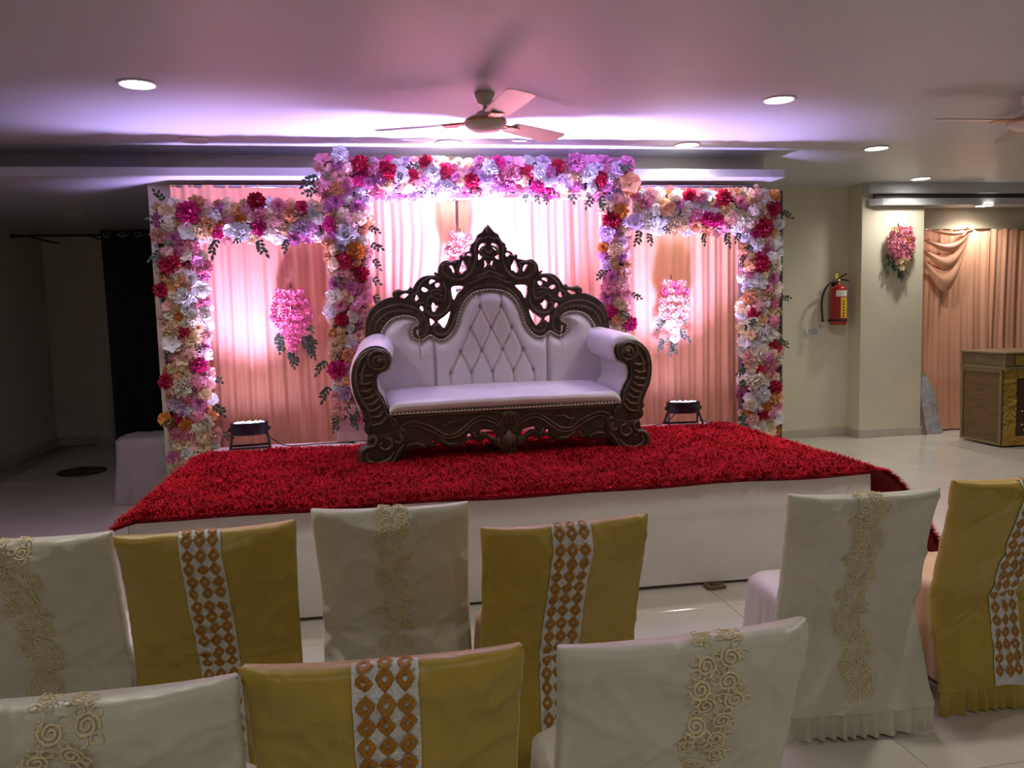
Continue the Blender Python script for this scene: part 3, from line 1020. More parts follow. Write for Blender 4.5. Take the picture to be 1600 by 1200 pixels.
floral_arch('left flower-covered arch with white, cream and crimson blooms', (-1.40, 6.42, 0.0),
            [(-1.53, -1.235, 0.46, 2.46), (-1.53, -0.36, 2.21, 2.46)], pal_left, .066, HERO_L, 11, M_BOARD,
            [(-1.52, 2.1, .9, 1.1), (-1.52, 2.35, 1.6, 1.2), (-1.48, 2.48, 2.6, 1.1), (-1.12, 2.19, .2, 1.3), (-.82, 2.18, -.4, 1.3), (-.6, 2.19, .3, 1.0), (-1.2, .95, -.8, 1.2), (-1.15, .72, -1.2, 1.2), (-1.18, 1.15, -1, 1.1), (-1.5, .5, .3, 1.1)],
            posts=[(-1.565, -1.275, 0.0, 2.44, 'post'), (-1.275, -0.33, 2.22, 2.44, 'beam')])
floral_arch('tall central flower arch with purple-pink beam touching the ceiling', (0.88, 6.42, ZS),
            [(-0.30, 0.00, 0.78, 2.50), (1.89, 2.10, 0.72, 2.50), (-0.35, 2.11, 2.53, 2.785)], pal_mid, .080, HERO_C, 23, mat('pink_board_cloth', (0.66, 0.44, 0.40), 0.7, 0.05, 8, 0.1, 30),
            [(.03, 2.15, -.9, 1.2), (.03, 2.02, -.7, 1.1), (.03, 1.88, -.9, 1.2), (.03, 1.75, -.5, 1.1), (.02, 2.28, -.8, 1.1), (-.36, 2.66, 1.0, 1.3), (-.36, 2.56, 1.2, 1.2),
             (1.25, 2.52, .1, 1.0), (1.33, 2.51, -.3, 1.1), (1.42, 2.52, .2, 1.0), (1.62, 2.52, -.2, 1.3), (1.78, 2.50, .3, 1.2), (1.86, 2.50, -.4, 1.3), (2.12, 2.30, -.9, 1.2), (1.88, 1.9, .9, 1.1), (1.88, 1.6, .9, 1.0), (2.12, 1.72, -.9, 1.1), (-.36, 1.25, .7, 1.2), (-.35, 1.05, .5, 1.2), (.02, .85, -.5, 1.2), (-.3, .8, .3, 1.1), (-.05, .76, -.2, 1.2)],
            posts=[(-0.31, 0.0, ZS, 2.50, 'post'), (1.89, 2.10, ZS, 2.50, 'post'), (-0.34, 2.10, 2.50, 2.79, 'beam')])
floral_arch('right flower-covered arch with mostly white and ivory blooms', (3.28, 6.42, 0.0),
            [(3.12, 3.44, 0.50, 2.53), (2.16, 3.44, 2.23, 2.53)], pal_right, .066, HERO_R, 37, M_DARKPOST,
            [(2.28, 2.2, .2, 1.2), (2.2, 2.22, .4, 1.2), (2.75, 2.2, .1, .9), (2.95, 2.2, -.1, 1.1), (3.05, 2.2, .2, 1.0), (3.45, 2.36, -1.2, 1.2), (3.45, 1.66, -1.3, 1.1), (3.11, 2.0, .9, 1.0), (3.11, 1.06, 1.0, 1.1), (3.11, .96, .9, 1.1), (3.12, .66, .8, 1.3), (3.14, .58, .7, 1.2), (3.43, 1.3, -.8, 1.0)],
            posts=[(3.12, 3.50, 0.0, 2.56, 'post'), (2.18, 3.12, 2.24, 2.53, 'beam')])


# ------------------------------------------------------------------ hanging floral sprays
def spray(label, x, y, z, w, h, colr, seed, tops=None, n=26):
    rr = random.Random(seed)
    t = thing('floral_spray', label, 'floral spray', (x, y, z), 0, 'hanging floral sprays')
    mb = MB()
    mb.tube([(0, .0, .05), (0, -.01, 0), (0, -.012, -h * .95)], .006, 6)
    mb.build('stem', M_LEAF, t, True)
    rows = 8
    k = 0
    for r_ in range(rows):
        f = (r_ + .5) / rows
        ww = w * (.62 + .38 * math.sin(min(1, f * 2.4) * PI / 2)) * (1 if f < .45 else max(.12, 1 - (f - .45) / .55 * 1.0))
        cnt = max(1, round(ww / .072))
        for c in range(cnt):
            xx = (-ww / 2 + ww * (c + .5) / cnt) + rr.uniform(-.01, .01)
            zz = -h * .80 * f + rr.uniform(-.012, .012)
            yy = -.05 - .03 * (1 - (2 * xx / max(w, .01)) ** 2)
            cc = colr(rr, r_, c)
            put_flower(t, xx, yy, zz, rr.uniform(.038, .047), rr.choice(('rose', 'carn', 'rose')), cc, 1.1 * xx / w + rr.uniform(-.2, .2), rr.uniform(-.35, .25), rr)
            k += 1
    for q in range(9):
        s = rr.choice((-1, 1))
        put_sprig(t, s * w * rr.uniform(.12, .38), -.02, -h * rr.uniform(.42, .80), -s * rr.uniform(.1, .7), 1.15, rr)
    for q in range(3):
        put_sprig(t, rr.uniform(-.03, .03), -.03, -h * (.78 + .05 * q), rr.uniform(-.3, .3), 1.1, rr)
    return t


spray('pink rose spray hanging on the left peach drape', -0.635, YD - .03, 1.82, .33, .62, lambda r, a, b: 'rosepink', 5)
spray('pale pink rose spray hanging on the right peach drape', 2.62, YD - .03, 1.83, .30, .68, lambda r, a, b: r.choice(('rosepink', 'blush', 'blush')) if a < 3 else r.choice(('blush', 'ivory', 'blush')), 6)
spray('pale rose spray behind the peak of the sofa crest', 0.76, YD - .03, 2.25, .26, .55, lambda r, a, b: r.choice(('blush', 'ivory')), 8)
spray('dusty pink floral spray hanging on the cream column', 6.05, 8.47, 2.44, .36, .62, lambda r, a, b: 'cream' if (a == 0 and b == 0) or a > 5 else ('amber' if (a, b) == (2, 3) else 'pink'), 9)

# ------------------------------------------------------------------ carved wedding sofa
CREST_OUT = [(0.004, 1.626), (0.019, 1.605), (0.035, 1.583), (0.053, 1.566), (0.075, 1.553), (0.087, 1.527), (0.108, 1.497), (0.128, 1.484), (0.131, 1.462), (0.141, 1.449), (0.138, 1.436), (0.164, 1.427), (0.183, 1.41), (0.19, 1.394), (0.203, 1.408), (0.218, 1.394), (0.216, 1.375), (0.242, 1.37), (0.278, 1.363), (0.318, 1.369), (0.349, 1.355), (0.371, 1.325), (0.376, 1.294), (0.381, 1.277), (0.401, 1.285), (0.406, 1.272), (0.392, 1.262), (0.428, 1.263), (0.473, 1.259), (0.508, 1.244), (0.54, 1.212), (0.561, 1.177), (0.57, 1.17), (0.584, 1.181), (0.602, 1.163), (0.634, 1.158), (0.671, 1.166), (0.702, 1.152), (0.713, 1.13), (0.706, 1.11), (0.729, 1.11), (0.77, 1.097), (0.816, 1.074), (0.862, 1.037), (0.893, 0.992), (0.911, 0.938), (0.919, 0.884), (0.923, 0.812)]
CREST_IN = [(0.813, 0.816), (0.803, 0.859), (0.78, 0.897), (0.749, 0.934), (0.712, 0.959), (0.658, 0.973), (0.603, 0.971), (0.561, 0.956), (0.538, 0.93), (0.539, 0.908), (0.565, 0.896), (0.582, 0.876), (0.583, 0.84), (0.572, 0.814), (0.54, 0.796), (0.508, 0.798), (0.476, 0.817), (0.452, 0.828), (0.431, 0.817), (0.399, 0.795), (0.362, 0.792), (0.327, 0.808), (0.291, 0.845), (0.261, 0.894), (0.245, 0.947), (0.224, 1.009), (0.19, 1.071), (0.155, 1.107), (0.112, 1.134), (0.059, 1.147), (-0.007, 1.152)]
CREST_HOLES = [[(0.025, 1.485), (0.047, 1.487), (0.068, 1.467), (0.074, 1.439), (0.058, 1.433), (0.037, 1.451), (0.022, 1.468)], [(0.046, 1.39), (0.075, 1.413), (0.076, 1.368)], [(0.012, 1.339), (0.021, 1.359), (0.034, 1.359), (0.029, 1.33), (0.041, 1.3), (0.028, 1.296), (0.013, 1.318)], [(0.128, 1.411), (0.142, 1.419), (0.159, 1.412), (0.165, 1.395), (0.15, 1.384), (0.132, 1.393)], [(0.193, 1.366), (0.21, 1.327), (0.221, 1.288), (0.204, 1.269), (0.182, 1.289), (0.169, 1.289), (0.168, 1.319), (0.181, 1.341)], [(0.259, 1.309), (0.277, 1.331), (0.295, 1.322), (0.281, 1.304), (0.267, 1.279), (0.256, 1.283)], [(0.193, 1.176), (0.264, 1.179), (0.286, 1.156), (0.27, 1.078), (0.236, 1.131)], [(0.404, 1.228), (0.427, 1.232), (0.443, 1.219), (0.44, 1.197), (0.426, 1.206), (0.4, 1.219)], [(0.365, 1.198), (0.381, 1.208), (0.402, 1.198), (0.399, 1.176), (0.381, 1.174)], [(0.454, 1.16), (0.489, 1.178), (0.503, 1.16), (0.484, 1.143), (0.461, 1.148)], [(0.538, 1.126), (0.552, 1.093), (0.546, 1.08), (0.523, 1.094)], [(0.419, 1.066), (0.433, 1.046), (0.429, 1.004), (0.408, 1.0), (0.395, 1.022), (0.382, 1.036), (0.4, 1.044)], [(0.49, 1.016), (0.497, 1.037), (0.513, 1.041), (0.52, 1.024), (0.499, 1.002)], [(0.295, 0.999), (0.339, 0.962), (0.388, 0.93), (0.383, 0.913), (0.351, 0.878), (0.333, 0.892), (0.312, 0.937)], [(0.411, 0.925), (0.449, 0.949), (0.446, 0.898), (0.428, 0.907)], [(0.595, 1.13), (0.629, 1.133), (0.659, 1.117), (0.651, 1.104), (0.624, 1.103)]]
CREST_RIDGES = [[(-0.006, 1.188), (0.06, 1.18), (0.121, 1.16), (0.173, 1.119), (0.216, 1.062), (0.25, 0.982), (0.284, 0.902), (0.319, 0.848), (0.363, 0.825), (0.404, 0.837), (0.423, 0.867), (0.414, 0.894), (0.392, 0.904), (0.374, 0.891), (0.378, 0.869), (0.391, 0.862)], [(0.891, 0.867), (0.878, 0.93), (0.842, 0.984), (0.787, 1.026), (0.714, 1.05), (0.641, 1.052), (0.577, 1.035), (0.521, 1.002), (0.488, 0.949), (0.473, 0.897), (0.481, 0.844), (0.517, 0.816), (0.554, 0.828), (0.565, 0.854), (0.55, 0.877), (0.528, 0.873), (0.525, 0.853)], [(0.849, 0.868), (0.836, 0.922), (0.796, 0.968), (0.732, 1.001), (0.658, 1.011), (0.585, 1.0), (0.53, 0.966), (0.506, 0.922)], [(0.004, 1.541), (0.034, 1.522), (0.07, 1.519), (0.095, 1.484), (0.104, 1.437), (0.099, 1.385), (0.108, 1.333), (0.133, 1.281), (0.185, 1.237), (0.238, 1.223), (0.301, 1.239), (0.343, 1.277), (0.348, 1.321), (0.326, 1.338), (0.304, 1.326), (0.312, 1.304)], [(0.0, 1.387), (0.04, 1.395), (0.067, 1.42), (0.05, 1.455), (0.015, 1.472)], [(0.001, 1.412), (0.018, 1.425), (0.025, 1.446)], [(-0.004, 1.249), (0.044, 1.239), (0.105, 1.208), (0.166, 1.194)], [(-0.003, 1.288), (0.045, 1.265), (0.106, 1.238)], [(0.308, 1.147), (0.297, 1.077), (0.322, 1.007), (0.376, 0.97), (0.43, 0.969), (0.467, 0.994), (0.476, 1.029), (0.459, 1.047), (0.436, 1.035)], [(0.373, 1.242), (0.427, 1.25), (0.481, 1.222), (0.521, 1.178), (0.533, 1.142), (0.578, 1.106), (0.541, 1.063), (0.486, 1.064)], [(0.346, 1.216), (0.326, 1.147), (0.342, 1.076), (0.387, 1.084), (0.433, 1.109), (0.46, 1.091), (0.468, 1.056)], [(0.362, 1.146), (0.398, 1.154), (0.434, 1.144), (0.442, 1.118)], [(0.357, 1.111), (0.397, 1.128), (0.433, 1.122)], [(0.579, 1.15), (0.625, 1.147), (0.679, 1.148), (0.693, 1.13), (0.674, 1.117)], [(0.152, 1.324), (0.145, 1.384), (0.172, 1.393), (0.198, 1.384)], [(0.224, 1.34), (0.236, 1.296), (0.221, 1.253)], [(0.242, 1.348), (0.295, 1.349), (0.331, 1.347)], [(0.004, 1.609), (0.01, 1.584), (0.002, 1.558)], [(-0.043, 1.293), (-0.002, 1.326), (0.037, 1.291)]]
ARM = [(0.783, 0.697), (0.797, 0.741), (0.844, 0.765), (0.9, 0.769), (0.956, 0.745), (1.002, 0.699), (1.025, 0.648), (1.036, 0.585), (1.033, 0.513), (1.018, 0.45), (0.989, 0.388), (0.969, 0.334), (0.976, 0.298), (0.961, 0.278), (0.97, 0.248), (0.958, 0.217), (0.93, 0.207), (0.836, 0.196), (0.743, 0.218), (0.744, 0.272), (0.772, 0.316), (0.8, 0.333), (0.82, 0.368), (0.829, 0.404), (0.849, 0.448), (0.877, 0.492), (0.883, 0.555), (0.87, 0.596), (0.842, 0.612), (0.805, 0.629), (0.789, 0.664)]
LEG = [(0.93, 0.218), (0.944, 0.181), (0.953, 0.144), (0.986, 0.124), (1.014, 0.086), (1.02, 0.022), (0.994, -0.014), (0.946, -0.039), (0.88, -0.046), (0.814, -0.04), (0.777, -0.011), (0.74, 0.037), (0.712, 0.07), (0.694, 0.103), (0.696, 0.221), (0.743, 0.241), (0.836, 0.214)]
APRON = [(0.009, 0.316), (0.195, 0.32), (0.559, 0.321), (0.763, 0.32), (0.781, 0.253), (0.76, 0.127), (0.712, 0.07), (0.675, 0.081), (0.638, 0.094), (0.601, 0.081), (0.566, 0.087), (0.56, 0.106), (0.546, 0.099), (0.505, 0.101), (0.491, 0.123), (0.463, 0.111), (0.426, 0.099), (0.389, 0.083), (0.344, 0.087), (0.308, 0.11), (0.281, 0.129), (0.263, 0.121), (0.236, 0.132), (0.222, 0.115), (0.19, 0.11), (0.164, 0.131), (0.137, 0.124), (0.122, 0.102), (0.104, 0.081), (0.068, 0.063), (0.044, 0.031), (0.003, 0.009)]
APRON_HOLES = [[(0.081, 0.14), (0.093, 0.17), (0.116, 0.185), (0.183, 0.194), (0.193, 0.17), (0.157, 0.169), (0.123, 0.142), (0.092, 0.129)], [(0.25, 0.153), (0.269, 0.17), (0.289, 0.16), (0.282, 0.143), (0.259, 0.14)], [(0.35, 0.151), (0.382, 0.153), (0.411, 0.145), (0.382, 0.139)], [(0.501, 0.138), (0.53, 0.141), (0.528, 0.121), (0.507, 0.118)]]
APRON_RIDGES = [[(0.021, 0.165), (0.058, 0.226), (0.104, 0.263), (0.177, 0.286), (0.239, 0.265), (0.31, 0.213), (0.373, 0.174), (0.446, 0.175), (0.502, 0.217), (0.576, 0.253), (0.651, 0.272), (0.715, 0.251), (0.747, 0.209), (0.733, 0.164), (0.695, 0.157)], [(0.039, 0.156), (0.071, 0.212), (0.122, 0.242), (0.18, 0.259), (0.234, 0.242), (0.301, 0.191), (0.364, 0.152), (0.446, 0.152), (0.511, 0.189), (0.581, 0.226), (0.65, 0.245), (0.696, 0.23)], [(0.02, 0.289), (0.015, 0.254), (0.014, 0.219)], [(0.033, 0.284), (0.046, 0.253), (0.059, 0.243)], [(0.051, 0.288), (0.073, 0.269), (0.082, 0.264)], [(0.007, 0.131), (0.019, 0.086), (0.007, 0.033)], [(0.038, 0.111), (0.041, 0.075), (0.022, 0.041)], [(0.065, 0.127), (0.073, 0.1), (0.059, 0.074)], [(0.354, 0.112), (0.399, 0.105), (0.436, 0.121), (0.473, 0.151)], [(0.574, 0.1), (0.602, 0.117), (0.639, 0.124), (0.685, 0.113), (0.722, 0.083)], [(0.329, 0.257), (0.393, 0.258), (0.429, 0.234), (0.466, 0.241)], [(0.218, 0.137), (0.241, 0.163), (0.237, 0.181)], [(0.012, 0.307), (0.195, 0.311), (0.559, 0.311), (0.758, 0.311)]]
ARM_RIDGES = [[(0.806, 0.692), (0.825, 0.736), (0.872, 0.748), (0.913, 0.724), (0.922, 0.679), (0.898, 0.639), (0.851, 0.628), (0.819, 0.651), (0.817, 0.687), (0.843, 0.713), (0.88, 0.705), (0.891, 0.676), (0.87, 0.656), (0.845, 0.666), (0.847, 0.686)], [(0.913, 0.742), (0.964, 0.704), (0.997, 0.64), (1.005, 0.568), (0.995, 0.496), (0.97, 0.425), (0.937, 0.363), (0.922, 0.3), (0.94, 0.245)], [(0.936, 0.67), (0.959, 0.624), (0.967, 0.56), (0.953, 0.534)], [(0.898, 0.599), (0.935, 0.589), (0.982, 0.605)], [(0.902, 0.554), (0.939, 0.535), (0.986, 0.546)], [(0.901, 0.509), (0.934, 0.49), (0.981, 0.492)], [(0.887, 0.474), (0.919, 0.445), (0.966, 0.443)], [(0.867, 0.438), (0.9, 0.405), (0.947, 0.399)], [(0.853, 0.394), (0.885, 0.365), (0.927, 0.359)], [(0.838, 0.358), (0.87, 0.321), (0.917, 0.319)], [(0.819, 0.323), (0.856, 0.276), (0.921, 0.264)]]
LEG_RIDGES = [[(0.939, 0.172), (0.911, 0.192), (0.892, 0.165), (0.91, 0.128), (0.957, 0.116), (0.99, 0.087), (0.994, 0.032), (0.965, -0.003), (0.899, -0.018), (0.833, -0.009), (0.786, 0.025), (0.75, 0.082), (0.713, 0.129)], [(0.948, 0.099), (0.961, 0.052), (0.928, 0.017), (0.871, 0.011), (0.815, 0.033), (0.778, 0.08)], [(0.836, 0.177), (0.798, 0.161), (0.797, 0.116), (0.834, 0.096), (0.872, 0.121), (0.854, 0.149)], [(0.742, 0.2), (0.723, 0.165), (0.741, 0.137), (0.77, 0.153)]]
ARM_PAD = [(0.824, 0.323), (0.81, 0.342), (0.825, 0.395), (0.839, 0.44), (0.871, 0.492), (0.874, 0.546), (0.858, 0.587), (0.8, 0.616), (0.77, 0.665), (0.762, 0.725), (0.787, 0.78), (0.845, 0.807), (0.919, 0.802), (0.984, 0.759), (1.034, 0.671), (1.05, 0.584), (1.042, 0.485), (1.008, 0.387), (0.979, 0.316)]

sofa = thing('carved_sofa', 'white leatherette sofa in an ornate carved dark wood frame on the stage', 'sofa', (0.888, 5.36, ZS + .012), R(2.0))
YBK = 0.56          # plane of the crest behind the front plane


def mirror_loop(right):
    """right half listed from the axis round back to the axis -> closed loop"""
    left = [(-x, z) for x, z in right[::-1]]
    return right + left


def mir(p):
    return [(-x, z) for x, z in p]


out = [(max(x, 0.0), z) for x, z in CREST_OUT]
out[0] = (0.0, out[0][1])
inn = list(CREST_IN)
inn[-1] = (0.0, inn[-1][1])
half = smooth_path(out, 3) + smooth_path(inn, 3)
full = half + [(-x, z) for x, z in half[::-1]][1:-1]
loops = [full]
for h in CREST_HOLES:
    hs = smooth_path(h, 3, True)
    loops += [hs, mir(hs)]
crest = link('crest', carved_mesh('crest', loops, 0.075, 0.008, M_WOOD, YBK), None, sofa)


def ridges(name, paths, y, r, parent, mirrored=True, taper=True, m=M_WOOD2):
    mb = MB()
    for p in paths:
        sp = smooth_path(p, 4)
        for sgn in ((1, -1) if mirrored else (1,)):
            pts = [(sgn * x, y, z) for x, z in sp]
            k = len(pts)
            rad = [r * (0.35 + 0.65 * math.sin(PI * min(1, max(.0, (i + .5) / k))) ** .5) if taper else r for i in range(k)]
            mb.tube(pts, r, 7, True, rad)
    return mb.build(name, m, parent, True)


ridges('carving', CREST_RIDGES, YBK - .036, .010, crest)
# small leaf scallops along the arched bands
mb = MB()


def band_scallops(pts, off, step, y, r):
    sp = smooth_path(pts, 8)
    acc = 0
    for a, b in zip(sp[:-1], sp[1:]):
        d = math.hypot(b[0] - a[0], b[1] - a[1])
        acc += d
        if acc > step:
            acc = 0
            tx, tz = (b[0] - a[0]) / d, (b[1] - a[1]) / d
            nx, nz = -tz * off, tx * off
            for sgn in (1, -1):
                mb.tube([(sgn * (b[0] + nx * .2), y, b[1] + nz * .2), (sgn * (b[0] + nx * .6 + tx * .012), y - .004, b[1] + nz * .6 + tz * .012), (sgn * (b[0] + nx), y, b[1] + nz)], r, 6, True, [r * .5, r, r * .4])


band_scallops(CREST_IN[1:9], -.055, .026, YBK - .036, .007)
band_scallops(CREST_IN[20:], -.032, .024, YBK - .036, .006)
mb.build('leaf_scallops', M_WOOD2, crest, True)

# back upholstery ---------------------------------------------------
BUT = [(-.078, 1.029), (.078, 1.029), (-.157, .871), (0, .871), (.157, .871), (-.236, .706), (-.079, .713), (.079, .713), (.236, .706), (-.315, .547), (-.158, .548), (0, .549), (.158, .548), (.315, .547)]
SEG = []
for i, a in enumerate(BUT):
    for b in BUT[i + 1:]:
        d = (abs(a[0] - b[0]), abs(a[1] - b[1]))
        if .05 < d[0] < .12 and .12 < d[1] < .2:
            SEG.append((a, b))
for b in BUT[-5:]:
    SEG.append((b, (b[0], .36)))
for b in BUT[:2]:
    SEG.append((b, (b[0] * 1.05, 1.20)))


def seg_d(p, a, b):
    ax, az = a
    bx_, bz_ = b
    dx, dz = bx_ - ax, bz_ - az
    t_ = max(0, min(1, ((p[0] - ax) * dx + (p[1] - az) * dz) / (dx * dx + dz * dz)))
    return math.hypot(p[0] - ax - dx * t_, p[1] - az - dz * t_)


innp = smooth_path(inn, 6)


def top_at(x):
    x = abs(x)
    best = -1
    for a, b in zip(innp[:-1], innp[1:]):
        lo, hi = min(a[0], b[0]), max(a[0], b[0])
        if lo - 1e-6 <= x <= hi + 1e-6:
            k = (x - a[0]) / (b[0] - a[0]) if abs(b[0] - a[0]) > 1e-6 else 0
            best = max(best, a[1] + (b[1] - a[1]) * k)
    if best < 0:
        best = innp[0][1]
    return best


def lower_edge_dist(x, z):
    d = 9
    for a in innp[::3]:
        d = min(d, math.hypot(abs(x) - a[0], z - a[1]))
    return d


SEAM = 0.425


def back_mesh(x0, x1, nx, nz, tufted):
    mb = MB()
    tops = [min(top_at(x0 + (x1 - x0) * i / (nx - 1)) + .030, 1.3) for i in range(nx)]

    def fn(u, v):
        i = min(nx - 1, int(round(u * (nx - 1))))
        x = x0 + (x1 - x0) * u
        z = .36 + (tops[i] - .36) * v
        de = lower_edge_dist(x, z)
        h = .055 * (1 - math.exp(-(de / .05) ** 2))
        es = min(abs(x - x0), abs(x - x1))
        h *= 1 - .75 * math.exp(-(es / .016) ** 2)
        if tufted:
            dm = min(seg_d((x, z), a, b) for a, b in SEG)
            h -= .022 * math.exp(-(dm / .012) ** 2)
            db = min(math.hypot(x - b[0], z - b[1]) for b in BUT)
            h -= .022 * math.exp(-(db / .022) ** 2)
        h += .0025 * noise.noise((x * 14, z * 14, 1))
        return (x, YBK - .02 - h, z)
    mb.grid(fn, nx, nz)
    return mb


mb = back_mesh(-SEAM, SEAM, 121, 110, True)
bc = mb.build('back_cushion', M_LEATHER, sofa, True)
for sgn in (-1, 1):
    a, b = sorted((sgn * SEAM, sgn * .87))
    back_mesh(a, b, 60, 80, False).build('back_cushion', M_LEATHER, sofa, True)
mbb = MB()
mbb.lathe([(.001, .008), (.006, .0075), (.0095, .004), (.0105, 0), (.0095, -.003)], 10)
bme = mbb.mesh('tufting_button', M_CRYSTAL)
for x, z in BUT:
    link('tufting_button', bme, None, bc, (x, YBK - .022 - .018, z), (PI / 2, 0, 0))
# nailheads and piping along the crest edge
mb = MB()
mp_ = MB()
acc = 0
path = smooth_path(inn[1:], 8)
for a, b in zip(path[:-1], path[1:]):
    acc += math.hypot(b[0] - a[0], b[1] - a[1])
    if acc > .0205:
        acc = 0
        for sgn in (1, -1):
            mb.ball((sgn * b[0], YBK - .045, b[1] - .006), .0065, 6, 4)
tag(mb.build('nailhead_trim', M_NAIL, sofa, True), kind='stuff')
for sgn in (1, -1):
    mp_.tube([(sgn * x, YBK - .039, z - .004) for x, z in path], .0085, 6)
mp_.build('piping', M_PIPE, sofa, True)

# rear support so the sofa is solid from behind
rear = [(x, z) for x, z in half]
mb = MB()
mb.bbox(-.84, .84, YBK + .0, YBK + .035, .25, .86, .005)
mb.build('back_board', M_WOOD, sofa)

# seat --------------------------------------------------------------
mb = MB()


def seat_fn(u, v):
    # v wraps from the underside of the front edge over the top to the back
    prof = [(-.035, .335), (-.052, .352), (-.056, .375), (-.045, .395), (-.015, .412), (.06, .425), (.2, .437), (.4, .445), (.52, .45)]
    q = v * (len(prof) - 1)
    i = min(int(q), len(prof) - 2)
    k = q - i
    y = prof[i][0] * (1 - k) + prof[i + 1][0] * k
    z = prof[i][1] * (1 - k) + prof[i + 1][1] * k
    x = (u - .5) * 2 * .80
    e = 1 - abs(u - .5) * 2
    z += .012 * math.sin(u * PI) - .03 * math.exp(-(e / .03) ** 2) + .004 * noise.noise((x * 5, y * 5, 3))
    return (x, y, z)


mb.grid(seat_fn, 70, 34)
seat = mb.build('seat_cushion', M_LEATHER, sofa, True)
mb = MB()
for i in range(64):
    x = -.775 + i * 1.55 / 63
    mb.ball((x, -.052, .338), .006, 6, 4)
tag(mb.build('nailhead_trim', M_NAIL, seat, True), kind='stuff')
mb = MB()
mb.tube([(-.80, -.045, .332), (.80, -.045, .332)], .009, 8)
mb.build('piping', M_PIPE, seat, True)

# front apron -------------------------------------------------------
aph = smooth_path([(max(x, 0.0), z) for x, z in APRON], 2)
aph[0] = (0.0, aph[0][1])
aph[-1] = (0.0, aph[-1][1])
apfull = aph + [(-x, z) for x, z in aph[::-1]][1:-1]
loops = [apfull]
for h in APRON_HOLES:
    hs = smooth_path(h, 3, True)
    loops += [hs, mir(hs)]
apron = link('front_apron', carved_mesh('front_apron', loops, 0.07, 0.008, M_WOOD, 0.0), None, sofa)
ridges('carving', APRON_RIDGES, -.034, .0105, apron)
mb = MB()
m3 = MB()
for k in range(-3, 4):
    a = k * .30
    mb.tube([(0, -.036, .255), (.05 * math.sin(a), -.046, .262 + .045 * math.cos(a)), (.085 * math.sin(a), -.036, .262 + .06 * math.cos(a))], .01, 6, True, [.005, .011, .004])
    m3.tube([(0, -.036, .18), (.05 * math.sin(a) * .9, -.046, .17 - .075 * math.cos(a)), (.06 * math.sin(a), -.036, .16 - .12 * math.cos(a * .6))], .01, 6, True, [.005, .012, .004])
mb.build('palmette', M_WOOD2, apron, True)
m3.build('pendant_leaf', M_WOOD2, apron, True)

for sgn in (1, -1):
    lp = smooth_path(ARM, 3, True)
    lp = lp if sgn > 0 else mir(lp)
    af = link('arm_front', carved_mesh('arm_front', [lp], 0.085, 0.014, M_WOOD, -.012), None, sofa)
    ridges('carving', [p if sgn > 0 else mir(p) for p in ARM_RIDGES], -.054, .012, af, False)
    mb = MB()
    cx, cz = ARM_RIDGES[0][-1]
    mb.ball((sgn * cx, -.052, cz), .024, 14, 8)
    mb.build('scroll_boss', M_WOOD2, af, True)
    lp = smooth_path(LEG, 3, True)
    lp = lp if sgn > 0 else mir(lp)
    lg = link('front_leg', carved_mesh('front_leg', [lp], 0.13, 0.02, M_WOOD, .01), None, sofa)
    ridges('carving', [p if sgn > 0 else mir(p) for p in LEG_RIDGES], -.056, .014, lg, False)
    mb = MB()
    mb.bbox(sgn * .80 - .045, sgn * .80 + .045, .44, .56, 0.0, .36, .01)
    mb.build('rear_leg', M_WOOD, sofa)
    # rolled arm pad: front outline swept to the back
    mb = MB()
    pp = smooth_path(ARM_PAD, 3, True)
    n = len(pp)
    ny = 14
    cxm = sum(p[0] for p in pp) / n
    czm = sum(p[1] for p in pp) / n
    vs = []
    for j in range(ny):
        q = j / (ny - 1)
        y = .012 + q * .56
        e = 1 - .10 * math.exp(-(q / .05) ** 2)
        sh = -.045 * q      # arms lean in a little towards the back
        for (x, z) in pp:
            vs.append((sgn * (cxm + (x - cxm) * e + sh + .0025 * noise.noise((x * 20, y * 9, z * 20))), y, czm + (z - czm) * e + .045 * q * (z > .55) + .003 * noise.noise((x * 9, y * 9, z * 9))))
    fs = []
    for j in range(ny - 1):
        for i in range(n):
            f = (j * n + i, j * n + (i + 1) % n, (j + 1) * n + (i + 1) % n, (j + 1) * n + i)
            fs.append(f if sgn < 0 else f[::-1])
    fs.append(tuple(range(n)))
    fs.append(tuple((ny - 1) * n + i for i in range(n))[::-1])
    mb.add(vs, fs)
    ap_ = mb.build('arm_cushion', M_LEATHER, sofa, True)
    mb = MB()
    inner = smooth_path(ARM[20:31] + ARM[0:2], 6)
    acc = 0
    for a, b in zip(inner[:-1], inner[1:]):
        acc += math.hypot(b[0] - a[0], b[1] - a[1])
        if acc > .019:
            acc = 0
            mb.ball((sgn * (b[0] - .006), -.006, b[1]), .006, 6, 4)
    tag(mb.build('nailhead_trim', M_NAIL, ap_, True), kind='stuff')
    mb = MB()
    mb.tube([(sgn * (x - .012), .004, z) for x, z in inner], .008, 6)
    mb.build('piping', M_PIPE, ap_, True)
mb = MB()
mb.bbox(-.84, .84, .02, .56, .27, .33, .006)
mb.build('seat_rail', M_WOOD, sofa)

